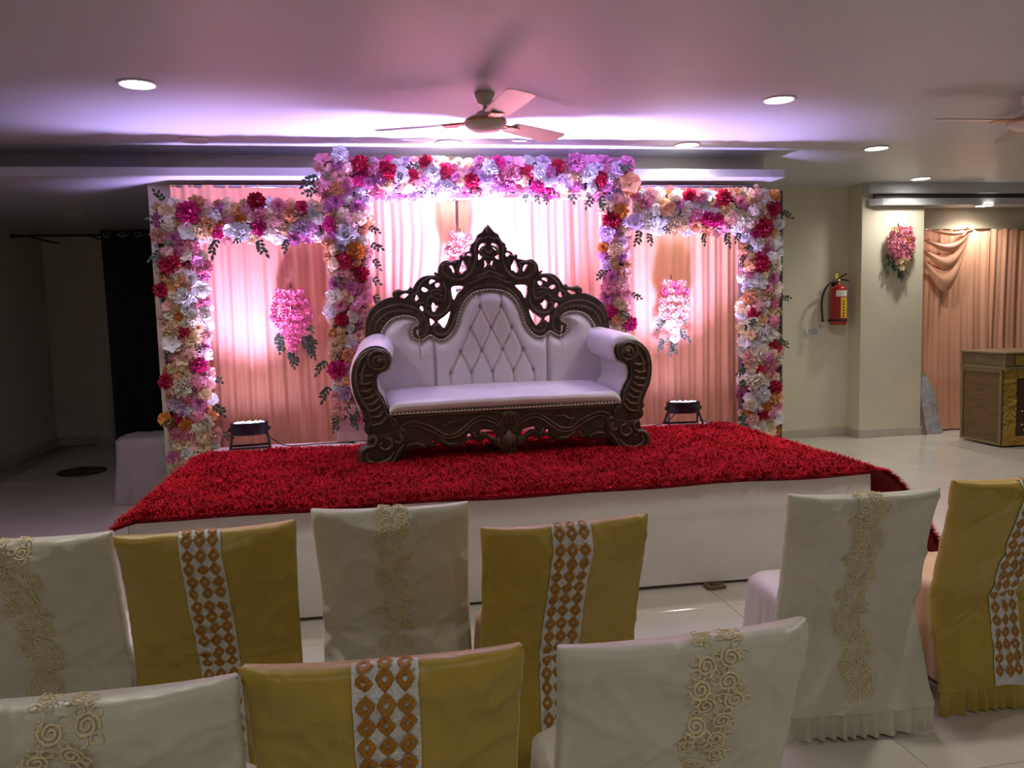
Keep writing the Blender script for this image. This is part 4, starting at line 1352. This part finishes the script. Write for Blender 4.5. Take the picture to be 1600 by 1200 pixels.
# ------------------------------------------------------------------ LED par lights
def par_light(label, x, y, tilt, power, rz=0.0):
    t = thing('par_light', label, 'stage light', (x, y, ZS), rz, 'LED par lights on the stage')
    for s, lean in ((-1, 1), (-1, -1)):
        mb = MB()
        yb = -.085 * lean
        pts = [(-.125, 0, .135), (-.145, yb, .012), (.145, yb, .012), (.125, 0, .135)]
        for a, b in zip(pts[:-1], pts[1:]):
            mb.tube([a, b], .009, 6)
        mb.build('yoke', M_BLACK, t, True)
    mb = MB()
    mb.lathe([(.10, -.045), (.13, -.042), (.138, -.03), (.140, .04), (.143, .05), (.135, .055), (.128, .046)], 36)
    body = mb.build('housing', mat('par_housing', (0.012, 0.010, 0.022), .38, .2, 12), t, True, (0, 0, .15), (tilt, 0, 0))
    mb = MB()
    mb.lathe([(.001, .047), (.128, .046), (.128, .04)], 36)
    mb.build('lens_plate', M_LENS, body, True)
    for k in range(12):
        a = k * 2 * PI / 12
        m2 = MB()
        m2.ball((.095 * math.cos(a), .095 * math.sin(a), .048), .016, 8, 5, .5)
        m2.build('led_lens', M_LENS, body, True)
    for s in (-1, 1):
        mb = MB()
        mb.tube([(s * .132, 0, .15), (s * .156, 0, .15)], .016, 10)
        mb.build('clamp_knob', M_BLACK, t, True)
    ld = bpy.data.lights.new('par_lamp', 'SPOT')
    ld.energy = power
    ld.color = PAR_COL
    ld.spot_size = R(92)
    ld.spot_blend = 1.0
    ld.shadow_soft_size = 0.10
    lo = bpy.data.objects.new('par_lamp', ld)
    COL.objects.link(lo)
    lo.parent = body
    lo.location = (0, 0, .075)
    lo.rotation_euler = (PI - R(3), 0, 0)
    return t


par_light('black LED par light glowing at the left of the sofa', -0.96, 6.36, R(-3), PAR_W, R(8))
par_light('black LED par light standing at the right of the sofa', 2.55, 6.34, R(-4), PAR_W, R(-6))
par_light('LED par light hidden on the stage behind the sofa', 0.92, 6.36, R(-4), PAR_W * 5.2)


def cable(label, pts, r=.004):
    t = thing('power_cable', label, 'cable', pts[0], 0, 'cables on the stage')
    mb = MB()
    p0 = Vector(pts[0])
    sp = smooth_path([tuple(Vector(p) - p0) for p in pts], 6)
    mb.tube(sp, r, 6)
    mb.build('cord', M_RUBBER, t, True)
    m2 = MB()
    e, f = Vector(sp[-1]), Vector(sp[-2])
    d = (e - f).normalized()
    m2.tube([e - d * .005, e + d * .03], r * 2.2, 8)
    m2.build('plug', M_RUBBER, t, True)


cable('thin black cable trailing from the left par light', [(-.85, 6.28, ZS + .14), (-.78, 6.33, ZS + .06), (-.70, 6.36, ZS + .008), (-.55, 6.33, ZS + .006), (-.45, 6.37, ZS + .006), (-.2, 6.35, ZS + .006)])
cable('thin black cable trailing from the right par light', [(2.45, 6.25, ZS + .12), (2.40, 6.36, ZS + .03), (2.3, 6.38, ZS + .006), (2.15, 6.36, ZS + .006), (2.0, 6.38, ZS + .006)])
cable('thin black cable running to the right arch foot', [(2.66, 6.3, ZS + .10), (2.75, 6.36, ZS + .02), (2.82, 6.40, ZS + .006)])

# ------------------------------------------------------------------ right wall: extinguisher, switch board
t = thing('fire_extinguisher', 'red fire extinguisher hanging on the cream wall', 'fire extinguisher', (5.40, 8.63, 1.33))
mb = MB()
mb.lathe([(.078, 0.0), (.092, .012), (.097, .035), (.098, .10), (.098, .40), (.092, .43), (.07, .455), (.035, .468), (.026, .478), (.026, .495)], 32)
cyl = mb.build('cylinder', M_EXT, t, True)


def arc_sticker(a0, a1, z0, z1, m, name, r=.0988):
    mb = MB()
    mb.grid(lambda u, v: (r * math.sin(a0 + (a1 - a0) * u), -r * math.cos(a0 + (a1 - a0) * u), z0 + (z1 - z0) * v), 10, 2)
    return mb.build(name, m, cyl, True)


arc_sticker(R(-47), R(36), .335, .405, M_WHITEPL, 'paper_label')
st = arc_sticker(R(-16), R(36), .085, .325, M_YELLOW, 'yellow_strip')
for k in range(6):
    mb = MB()
    a = R(4)
    zc = .105 + k * .035
    mb.grid(lambda u, v: (.0993 * math.sin(a + (u - .5) * .2), -.0993 * math.cos(a + (u - .5) * .2), zc + (v - .5) * .020 * (1 if .2 < u < .8 else .5)), 5, 3)
    mb.build('pictogram', M_BLACK, st, True)
mb = MB()
mb.lathe([(.100, .05), (.103, .052), (.103, .068), (.100, .07)], 32, cap=False)
mb.box(-.125, -.09, -.02, .02, .05, .07)
mb.build('strap', M_RUBBER, t)
mb = MB()
mb.tube([(0, 0, .49), (0, 0, .535)], .02, 12)
mb.tube([(-.01, 0, .52), (-.045, -.005, .515)], .012, 8)
mb.build('valve', mat('brass', (.45, .33, .12), .3, .1, 20, metal=.8), t, True)
mb = MB()
mb.tube([(-.02, 0, .535), (.05, -.005, .53), (.125, -.01, .515)], .008, 6)
mb.build('carry_handle', M_BLACK, t, True)
mb = MB()
mb.tube([(0, 0, .54), (.05, -.004, .575), (.10, -.008, .60)], .008, 6)
mb.build('squeeze_lever', M_BLACK, t, True)
mb = MB()
mb.bbox(-.05, -.01, -.012, 0, .54, .60, .004)
mb.bbox(.062, .08, -.012, -.002, .54, .58, .003)
mb.build('safety_tag', M_YELLOW, t)
mb = MB()
hp = smooth_path([(-.03, -.01, .512), (-.10, -.02, .50), (-.17, -.02, .44), (-.215, -.02, .33), (-.222, -.02, .20), (-.21, -.02, .07)], 6)
mb.tube(hp, .012, 8)
mb.build('hose', M_RUBBER, t, True)
mb = MB()
mb.tube([(-.211, -.02, .075), (-.207, -.02, .045)], .017, 10)
mb.build('nozzle', M_RUBBER, t, True)
mb = MB()
mb.bbox(-.02, .02, .0, .098, .44, .47, .003)
mb.bbox(-.03, .03, .09, .099, .38, .50, .003)
mb.build('wall_bracket', M_BLACK, t)

t = thing('switch_board', 'white switch and socket board below the extinguisher hose', 'switch board', (5.13, 8.73, 1.262))
mb = MB()
mb.bbox(-.135, .135, -.014, 0, -.05, .05, .004)
mb.build('plate', M_WHITEPL, t)
mb = MB()
mb.bbox(-.115, .115, -.018, -.012, -.036, .036, .003)
ins = mb.build('insert', M_GREYPL, t)
mb = MB()
mb.bbox(-.108, -.070, -.023, -.016, -.028, .028, .003)
mb.build('rocker_switch', M_WHITEPL, ins)
mb = MB()
mb.bbox(.055, .110, -.021, -.016, -.030, .030, .002)
sk = mb.build('socket', M_WHITEPL, ins)
for dx, dz, r in ((.0825, .014, .006), (.070, -.010, .005), (.095, -.010, .005)):
    mb = MB()
    mb.tube([(dx, -.0215, dz), (dx, -.019, dz)], r, 10)
    mb.build('socket_hole', M_BLACK, sk)
mb = MB()
mb.tube([(-.089, -.0235, -.008), (-.089, -.02, -.008)], .006, 10)
mb.build('indicator', M_BLACK, ins)

# ------------------------------------------------------------------ right: peach curtains and swag
def wall_drape(x0, x1, ztop, label, ph, shp=None):
    xc = (x0 + x1) / 2
    t = thing('wall_drape', label, 'drape', (xc, 8.66, 0), 0, 'peach curtains on the right wall')
    drape_mesh(x0 - xc, x1 - xc, .015, ztop, .016, M_PEACH2, ph, 220, 18, k=.8).build('curtain_cloth', M_PEACH2, t, True)
    mb = MB()
    mb.tube([(x0 - xc, .0, ztop - .01), (x1 - xc, .0, ztop - .01)], .008, 8)
    mb.build('cord', M_CHROME, t, True)
    return t


wall_drape(6.46, 7.42, 2.44, 'peach satin curtain beside the cream column', 0.7)
wall_drape(7.43, 8.6, 2.43, 'peach satin curtain behind the wooden counter', 2.2)
wall_drape(8.61, 9.8, 2.43, 'peach satin curtain past the counter, out of view', 3.2)
t = thing('fabric_swag', 'draped peach swag at the top of the curtain by the column', 'swag', (6.72, 8.60, 2.44))


def swag_layer(k):
    mb = MB()
    drop = (.10, .24, .40, .60)[k]

    def fn(u, v):
        # from the column side (u=0) curving to the gather (u=1)
        x = -.28 + .62 * u
        low = drop * math.sin(PI * (u ** 1.3)) ** .85
        z = -.02 - .12 * k * (1 - u) - low * (.55 + .45 * v) + .03 * math.sin(u * PI)
        y = -.045 - .02 * k * 0 - .035 * math.sin(v * PI) + .01 * k
        return (x, y, z)
    mb.grid(fn, 26, 8)
    n0 = len(mb.v)
    f0 = list(mb.f)
    mb.add([(x, y + .004, z) for x, y, z in mb.v[:n0]], [f[::-1] for f in f0])
    mb.build('swag_fold', M_PEACH2, t, True)


for k in range(4):
    swag_layer(k)
mb = MB()
mb.ball((.34, -.03, -.02), .045, 12, 8)
mb.build('gather_knot', M_PEACH2, t, True)

# ------------------------------------------------------------------ wooden counter
t = thing('wooden_counter', 'dark wooden counter with bronze and gold foil edging', 'counter', (7.30, 7.75, 0))
L0, L1, D0, D1 = -.72, .95, -.30, .30
mb = MB()
mb.bbox(L0, L1, D0, D1, .02, .84, .006)
body = mb.build('body', M_CWOOD, t)
for (a, b, c, d) in ((D0, D0 + .035, .02, .84), (D1 - .035, D1, .02, .84)):
    mb = MB()
    mb.bbox(L0 - .012, L0, a, b, c, d, .003)
    mb.build('edge_strip', M_BRONZE, body)
for (c, d) in ((.02, .05), (.80, .84)):
    mb = MB()
    mb.bbox(L0 - .012, L0, D0 + .035, D1 - .035, c, d, .003)
    mb.build('edge_strip', M_BRONZE, body)
mb = MB()
mb.bbox(L0 - .02, L1 + .02, D0 - .06, D1 + .01, .84, .87, .004)
mb.build('ledge', M_BRONZE, t)
mb = MB()
mb.bbox(L0 - .005, L1, D0 - .04, D1, .87, 1.0, .005)
ub = mb.build('drawer_box', mat('drawer_veneer', (.17, .11, .06), .3, .2, 6, stretch=(1, 1, 7)), t)
mb = MB()
mb.bbox(L0 - .02, L1 + .02, D0 - .06, D1 + .02, 1.0, 1.022, .005)
mb.build('top', M_BRONZE, t)
for (c, d) in ((D0 - .04, D0 - .02), (D1 - .03, D1)):
    mb = MB()
    mb.bbox(L0 - .014, L0 - .004, c, d, .87, 1.0, .002)
    mb.build('edge_strip', M_BRONZE, ub)


def foil(x0, x1, y, z0, z1, name, parent):
    mb = MB()
    mb.grid(lambda u, v: (x0 + (x1 - x0) * u, y - .012 - .010 * noise.noise((u * 7 * (x1 - x0) / .2, v * 7 * (z1 - z0) / .2, 2.2)), z0 + (z1 - z0) * v), max(5, int((x1 - x0) / .02)), max(5, int((z1 - z0) / .02)))
    return mb.build(name, M_GOLDF, parent, True)


foil(L0, L0 + .16, D0 - .004, .02, .84, 'gold_foil_stile', body)
foil(L0 + .16, L1, D0 - .004, .74, .84, 'gold_foil_rail', body)
foil(L0 + .16, L1, D0 - .004, .02, .12, 'gold_foil_rail', body)
mb = MB()
mb.bbox(L0 + .16, L1 - .02, D0 - .012, D0, .12, .74, .003)
fp = mb.build('front_panel', mat('dark_panel', (.05, .025, .012), .25, .2, 7, stretch=(1, 1, 6)), body)
rrr = random.Random(4)
for k in range(26):
    mb = MB()
    x, z = L0 + .22 + rrr.random() * .28, .16 + rrr.random() * .36
    mb.ball((x, D0 - .014, z), .012 + .012 * rrr.random(), 7, 5, .6)
    mb.build('gold_ornament', M_GOLDF, fp, True)
foil(L0 + .10, L1, D0 - .044, .885, .99, 'gold_foil_band', ub)

# ------------------------------------------------------------------ plastic-wrapped stacked frame leaning by the column
t = thing('wrapped_frame', 'clear-plastic wrapped board leaning between column and peach curtain', 'wrapped board', (6.52, 8.50, 0))
mb = MB()


def wr(u, v):
    a = u * 2 * PI
    w = .12 * (1 - .85 * max(0, (v - .55) / .45) ** 1.5) + .05 * max(0, .28 - v) / .28
    lean = -.06 * v
    return (lean + .04 + w * math.cos(a) + .012 * noise.noise((math.cos(a) * 2, v * 7, 1)), .02 + .055 * math.sin(a) * (1 - .4 * v) + .06 * v, .005 + .70 * v + .012 * noise.noise((math.sin(a) * 2, v * 5, 4)))


mb.grid(wr, 28, 24, True)
mb.build('plastic_wrap', M_FILM, t, True)
mb = MB()
mb.tube([(-.09, -.07, .0), (-.125, .06, .62)], .014, 6)
mb.build('wooden_batten', mat('batten', (.22, .14, .07), .6, .15, 20), t)

# ------------------------------------------------------------------ banquet chairs under fabric covers
BH = 0.92


FLARE = {15: 1.0, 21: .8}


def hw(z, seed=0):
    """half width of the back cover at height z"""
    zs = [(.05, .263 + .037 * FLARE.get(seed, .15)), (.30, .263 + .017 * FLARE.get(seed, .15)), (.47, .263), (.62, .263), (.80, .266), (.92, .271)]
    for (a, b), (c, d) in zip(zs[:-1], zs[1:]):
        if z <= c:
            k = max(0, (z - a) / (c - a))
            k = k * k * (3 - 2 * k)
            return b + (d - b) * k
    return zs[-1][1]


def back_y(x, z, seed):
    """rear face of the cover (towards -Y)"""
    w = hw(z, seed)
    s = max(-1, min(1, x / w))
    lean = -.27 * max(0, z - .45) - .22 * max(0, .45 - z)
    zc = .92 - .065 * (1 - s * s)
    cz = .045 * max(0, min(1, (z - .40) / .5)) + .010
    y = lean - cz * (1 - s * s)
    if z > zc:
        y += .042 * (1 - s * s) * (z - zc) / .065
    wr_ = .010 * noise.noise((x * 5 + z * 6 + seed, z * 3 - x * 3, seed * 1.7)) + .005 * noise.noise((x * 16 + seed, z * 6 + x * 9, seed))
    wr_ += .009 * math.sin((x * 10 + z * 22) + seed) * max(0, noise.noise((x * 3, z * 3, seed * 3.1)))
    rg1 = 1 - abs(noise.noise((x * 2.6 + z * 3.0 + seed, z * 7.5 - x * 6.0, seed * .7)))
    rg2 = 1 - abs(noise.noise((x * 3.2 - z * 2.0 - seed, z * 8.0 + x * 7.0, seed * 1.3 + 5)))
    wr_ -= .011 * rg1 ** 7 + .008 * rg2 ** 9
    if z < .47:
        wr_ += .006 * math.sin(z * 40 + seed) * math.exp(-((z - .44) / .06) ** 2)
        wr_ -= .006 * math.exp(-((z - .465) / .012) ** 2)
    return y + wr_


def back_cover(seed, m):
    mb = MB()
    zs = [.10 + (.905 - .10) * i / 84 for i in range(85)]
    NX = 64
    rings = []
    for z in zs:
        w = hw(z, seed)
        th = .042 if z > .5 else .042 - .02 * (z < .3)
        ring = []
        for i in range(NX):
            x = -w + 2 * w * i / (NX - 1)
            ring.append((x, back_y(x, z, seed), z))
        yl, yr = back_y(-w, z, seed), back_y(w, z, seed)
        ring.append((w + .006, yr + th * .4, z))
        for i in range(12):
            x = w - 2 * w * i / 11
            ring.append((x, (yr + (yl - yr) * i / 11) + th, z))
        ring.append((-w - .006, yl + th * .4, z))
        rings.append(ring)
    n = len(rings[0])
    for dz, ins in ((.010, .004), (.016, .012)):
        base = rings[84]
        z = zs[-1] + dz
        cx = 0
        cy = sum(p[1] for p in base) / n
        ring = []
        for i, (x, y, _) in enumerate(base):
            sag = .010 * (abs(x) / .27) ** 3
            yy = y + (ins if i < NX else -ins)
            ring.append((x * (1 - ins * .3), yy, z + sag))
        rings.append(ring)
    vs = [p for r_ in rings for p in r_]
    fs = []
    for j in range(len(rings) - 1):
        for i in range(n):
            fs.append((j * n + i, j * n + (i + 1) % n, (j + 1) * n + (i + 1) % n, (j + 1) * n + i))
    # cap: bridge rear edge to front edge
    o = (len(rings) - 1) * n
    for i in range(NX - 1):
        a, b = i, i + 1
        fa = NX + 1 + 11 - round(a * 11 / (NX - 1))
        fb = NX + 1 + 11 - round(b * 11 / (NX - 1))
        fs.append((o + a, o + b, o + fb, o + fa) if fa != fb else (o + a, o + b, o + fb))
    fs.append((o + NX - 1, o + NX, o + NX + 1))
    fs.append((o + n - 2, o + n - 1, o))
    mb.add(vs, fs)
    return mb.mesh('back_cover', m)


def seat_cover(seed, m, zlow):
    mb = MB()

    def fn(u, v):
        a = u * 2 * PI
        c, s_ = math.cos(a), math.sin(a)
        e = 6.0
        r = (abs(c) ** e + abs(s_) ** e) ** (-1 / e)
        hx, hy, yc = .225, .225, .225
        if v < .3:
            k = v / .3
            return (hx * c * r * k, yc + hy * s_ * r * k, .475 + .012 * (1 - k * k))
        k = (v - .3) / .7
        pl_ = .012 * math.sin(a * 16 + 2.5 * math.sin(a * 3 + seed)) * k
        fl = 1 + (.03 * k + pl_) / .225
        return (hx * c * r * fl, yc + hy * s_ * r * fl, .475 - (.475 - zlow) * k - .02 * math.exp(-k * 20))
    mb.grid(fn, 128, 20, True)
    return mb.mesh('seat_cover', m)


def surf(x, z, seed, off=.002):
    e = .006
    p = Vector((x, back_y(x, z, seed), z))
    px = Vector((x + e, back_y(x + e, z, seed), z)) - Vector((x - e, back_y(x - e, z, seed), z))
    pz = Vector((x, back_y(x, z + e, seed), z + e)) - Vector((x, back_y(x, z - e, seed), z - e))
    nrm = px.cross(pz).normalized()
    return p + nrm * off, px.normalized(), nrm


# one diamond of the braid: a square ring with a star hole
mb = MB()
hx, hz, ti = .0195, .0262, .40
vs, fs = [], []
for k in range(8):
    a = k * PI / 4
    sx, sz = math.cos(a), math.sin(a)
    f = 1 if k % 2 == 0 else .80
    fi = 1 if k % 2 == 0 else .74
    vs += [(hx * sx * f, -.0005, hz * sz * f), (hx * sx * f * .78, -.004, hz * sz * f * .78), (hx * sx * ti * fi, -.004, hz * sz * ti * fi * .8), (hx * sx * ti * fi * .9, 0, hz * sz * ti * fi * .7)]
for k in range(8):
    q = (k + 1) % 8
    for j in range(3):
        fs.append((k * 4 + j, q * 4 + j, q * 4 + j + 1, k * 4 + j + 1))
mb.add(vs, fs)
diamond_me = mb.mesh('diamond_motif', M_DIAM, False)
# ribbon rosette: two flat spiral ribbon curls and a loop
ROS = []
for s in range(3):
    mb = MB()
    rr = random.Random(s + 50)
    pts = []
    for k in range(26):
        a = k * .52 + s
        r_ = .019 - .00062 * k
        pts.append((r_ * math.cos(a), -.0025 - .001 * (k % 3), r_ * math.sin(a)))
    mb.tube(pts, .0019, 5)
    for q in range(4):
        a = q * 1.57 + rr.random() * 1.2
        c = (.022 * math.cos(a), .022 * math.sin(a))
        mb.tube([(c[0] + .008 * math.cos(b), -.002, c[1] + .008 * math.sin(b)) for b in [i * .8 + a for i in range(8)]], .0015, 4)
    ROS.append(mb.mesh('ribbon_rosette', M_RIBBON))


def strip_mesh(seed, xc, w, slant):
    mb = MB()
    NZ = 110

    def fn(u, v):
        z = .105 + (.918 - .105) * v
        x = xc + slant * (z - .5) + (u - .5) * w
        if z > .905:
            k = (z - .905) / .013
            p, tx, nn = surf(x, .905, seed, .004)
            return (p.x, p.y + .03 * k, .905 + .022 * min(1, k * 2.2) + (.010 * (abs(x) / .27) ** 3))
        p, tx, nn = surf(x, z, seed, .004)
        return tuple(p)
    mb.grid(fn, 11, NZ)
    return mb.mesh('braid_band', M_TRIM)


def chair(x, y, rz, kind, label, seed, seatm=None, zlow=.03, slant=0.0, xc=0.0):
    t = thing('covered_chair', label, 'chair', (x, y, 0), rz, 'covered banquet chairs facing the stage')
    m = M_CREAM if kind == 'cream' else M_GOLD
    bc_ = link('back_cover', back_cover(seed, m), None, t)
    sc = link('seat_cover', seat_cover(seed, seatm or m, zlow), None, t)
    mb = MB()
    mb.grid(lambda u, v: (hw(.11, seed) * (2 * u - 1), back_y(hw(.11, seed) * (2 * u - 1), .11, seed) + .006 - .004 * v + .012 * math.sin(u * 75 + 3 * math.sin(u * 9 + seed)) * v, .125 - .115 * v), 110, 6)
    n0, f0 = len(mb.v), list(mb.f)
    mb.add([(a, b + .003, c) for a, b, c in mb.v[:n0]], [f[::-1] for f in f0])
    mb.build('hem_frill', m, t, True)
    for sx in (-1, 1):
        mb = MB()
        mb.tube([(sx * .19, .02, 0.0), (sx * .19, .03, .46)], .012, 8)
        mb.build('leg', M_CHROME, t, True)
        mb = MB()
        mb.tube([(sx * .19, .40, 0.0), (sx * .19, .39, .46)], .012, 8)
        mb.build('leg', M_CHROME, t, True)
        mb = MB()
        mb.tube([(sx * .19, .02, 0.05), (sx * .19, .40, .05)], .010, 8)
        mb.build('side_stretcher', M_CHROME, t, True)
    rr = random.Random(seed)
    if kind == 'gold':
        st_ = link('braid_band', strip_mesh(seed, xc, .128, slant), None, bc_)
        rows, z, acc = [], .900, .0
        while z > .125:
            rows.append(z)
            acc = 0
            while acc < .0485:
                a_, b_ = back_y(xc, z, seed), back_y(xc, z - .002, seed)
                acc += math.hypot(.002, a_ - b_)
                z -= .002
        for c in range(3):
            for z in rows:
                xx = xc + slant * (z - .5) + (c - 1) * .040 + rr.uniform(-.001, .001)
                p, tx, nn = surf(xx, z, seed, .0055)
                o = link('diamond_motif', diamond_me, None, st_, p)
                q = (-nn).to_track_quat('Y', 'Z')
                o.rotation_mode = 'QUATERNION'
                o.rotation_quaternion = q
        for c in range(3):
            xx = xc + slant * .41 + (c - 1) * .040
            p, tx, nn = surf(xx, .905, seed)
            o = link('diamond_motif', diamond_me, None, st_, (p.x, p.y + .018, .9235 + .010 * (abs(xx) / .27) ** 3), (-PI / 2 + .15, 0, 0))
    else:
        for r_ in range(18):
            for c in range(2):
                z = .885 - r_ * .048 + .010 * (c - .5)
                if z < .13:
                    continue
                wob = .014 * math.sin(r_ * 2.1 + seed)
                xx = xc + slant * (z - .5) + (c - .5) * .060 + wob + rr.uniform(-.004, .004)
                p, tx, nn = surf(xx, z, seed, .0045)
                o = link('ribbon_rosette', ROS[(r_ + c) % 3], None, bc_, p, None, (1.25, .6, 1.25))
                o.rotation_mode = 'QUATERNION'
                o.rotation_quaternion = (-nn).to_track_quat('Y', 'Z') @ Matrix.Rotation(rr.random() * 6, 4, 'Y').to_quaternion()
        for c in range(2):
            xx = xc + slant * .41 + (c - .5) * .06
            p, tx, nn = surf(xx, .905, seed)
            link('ribbon_rosette', ROS[c], None, bc_, (p.x, p.y + .018, .925 + .010 * (abs(xx) / .27) ** 3), (-PI / 2 + .15, 0, 0))
    return t


def place(xl, yl, xr, yr, kind, label, seed, **k):
    """from the two top corners of the back to the chair's base point"""
    rz = math.atan2(yr - yl, xr - xl)
    cx, cy = (xl + xr) / 2, (yl + yr) / 2
    d = .127      # the top of the back leans this far behind the base line
    return chair(cx - math.sin(rz) * d, cy + math.cos(rz) * d, rz, kind, label, seed, **k)


place(-1.395, 2.715, -.85, 2.672, 'cream', 'cream satin covered chair cut off at the left edge, front row', 3, xc=0.0, slant=-.02)
place(-.816, 2.632, -.282, 2.662, 'gold', 'gold covered chair in the front row beside the left-edge cream chair', 5, slant=-.05, xc=.0, seatm=M_PINKSEAT)
place(-.237, 2.805, .312, 2.76, 'cream', 'cream covered chair between the two gold chairs in the front row', 8, seatm=M_TINTSEAT)
place(.316, 2.404, .849, 2.428, 'gold', 'gold covered chair right of centre in the front row', 12, slant=.04, xc=-.01, seatm=M_TINTSEAT)
place(1.423, 2.534, 1.961, 2.497, 'cream', 'cream covered chair standing apart at the right with its full back visible', 15, seatm=M_PINKSEAT, slant=-.02)
place(2.107, 2.573, 2.64, 2.571, 'gold', 'gold covered chair cut off at the right edge', 21, seatm=M_TINTSEAT, zlow=.11, slant=.03, xc=.02)
place(-.82, 1.508, -.281, 1.50, 'cream', 'cream covered chair in the bottom left corner, back row', 27, xc=-.02)
place(-.273, 1.544, .268, 1.524, 'gold', 'large gold covered chair at the bottom centre-left, back row', 33)
place(.35, 1.483, .875, 1.503, 'cream', 'large cream covered chair at the bottom right of centre, back row', 41, xc=.03, slant=.05)
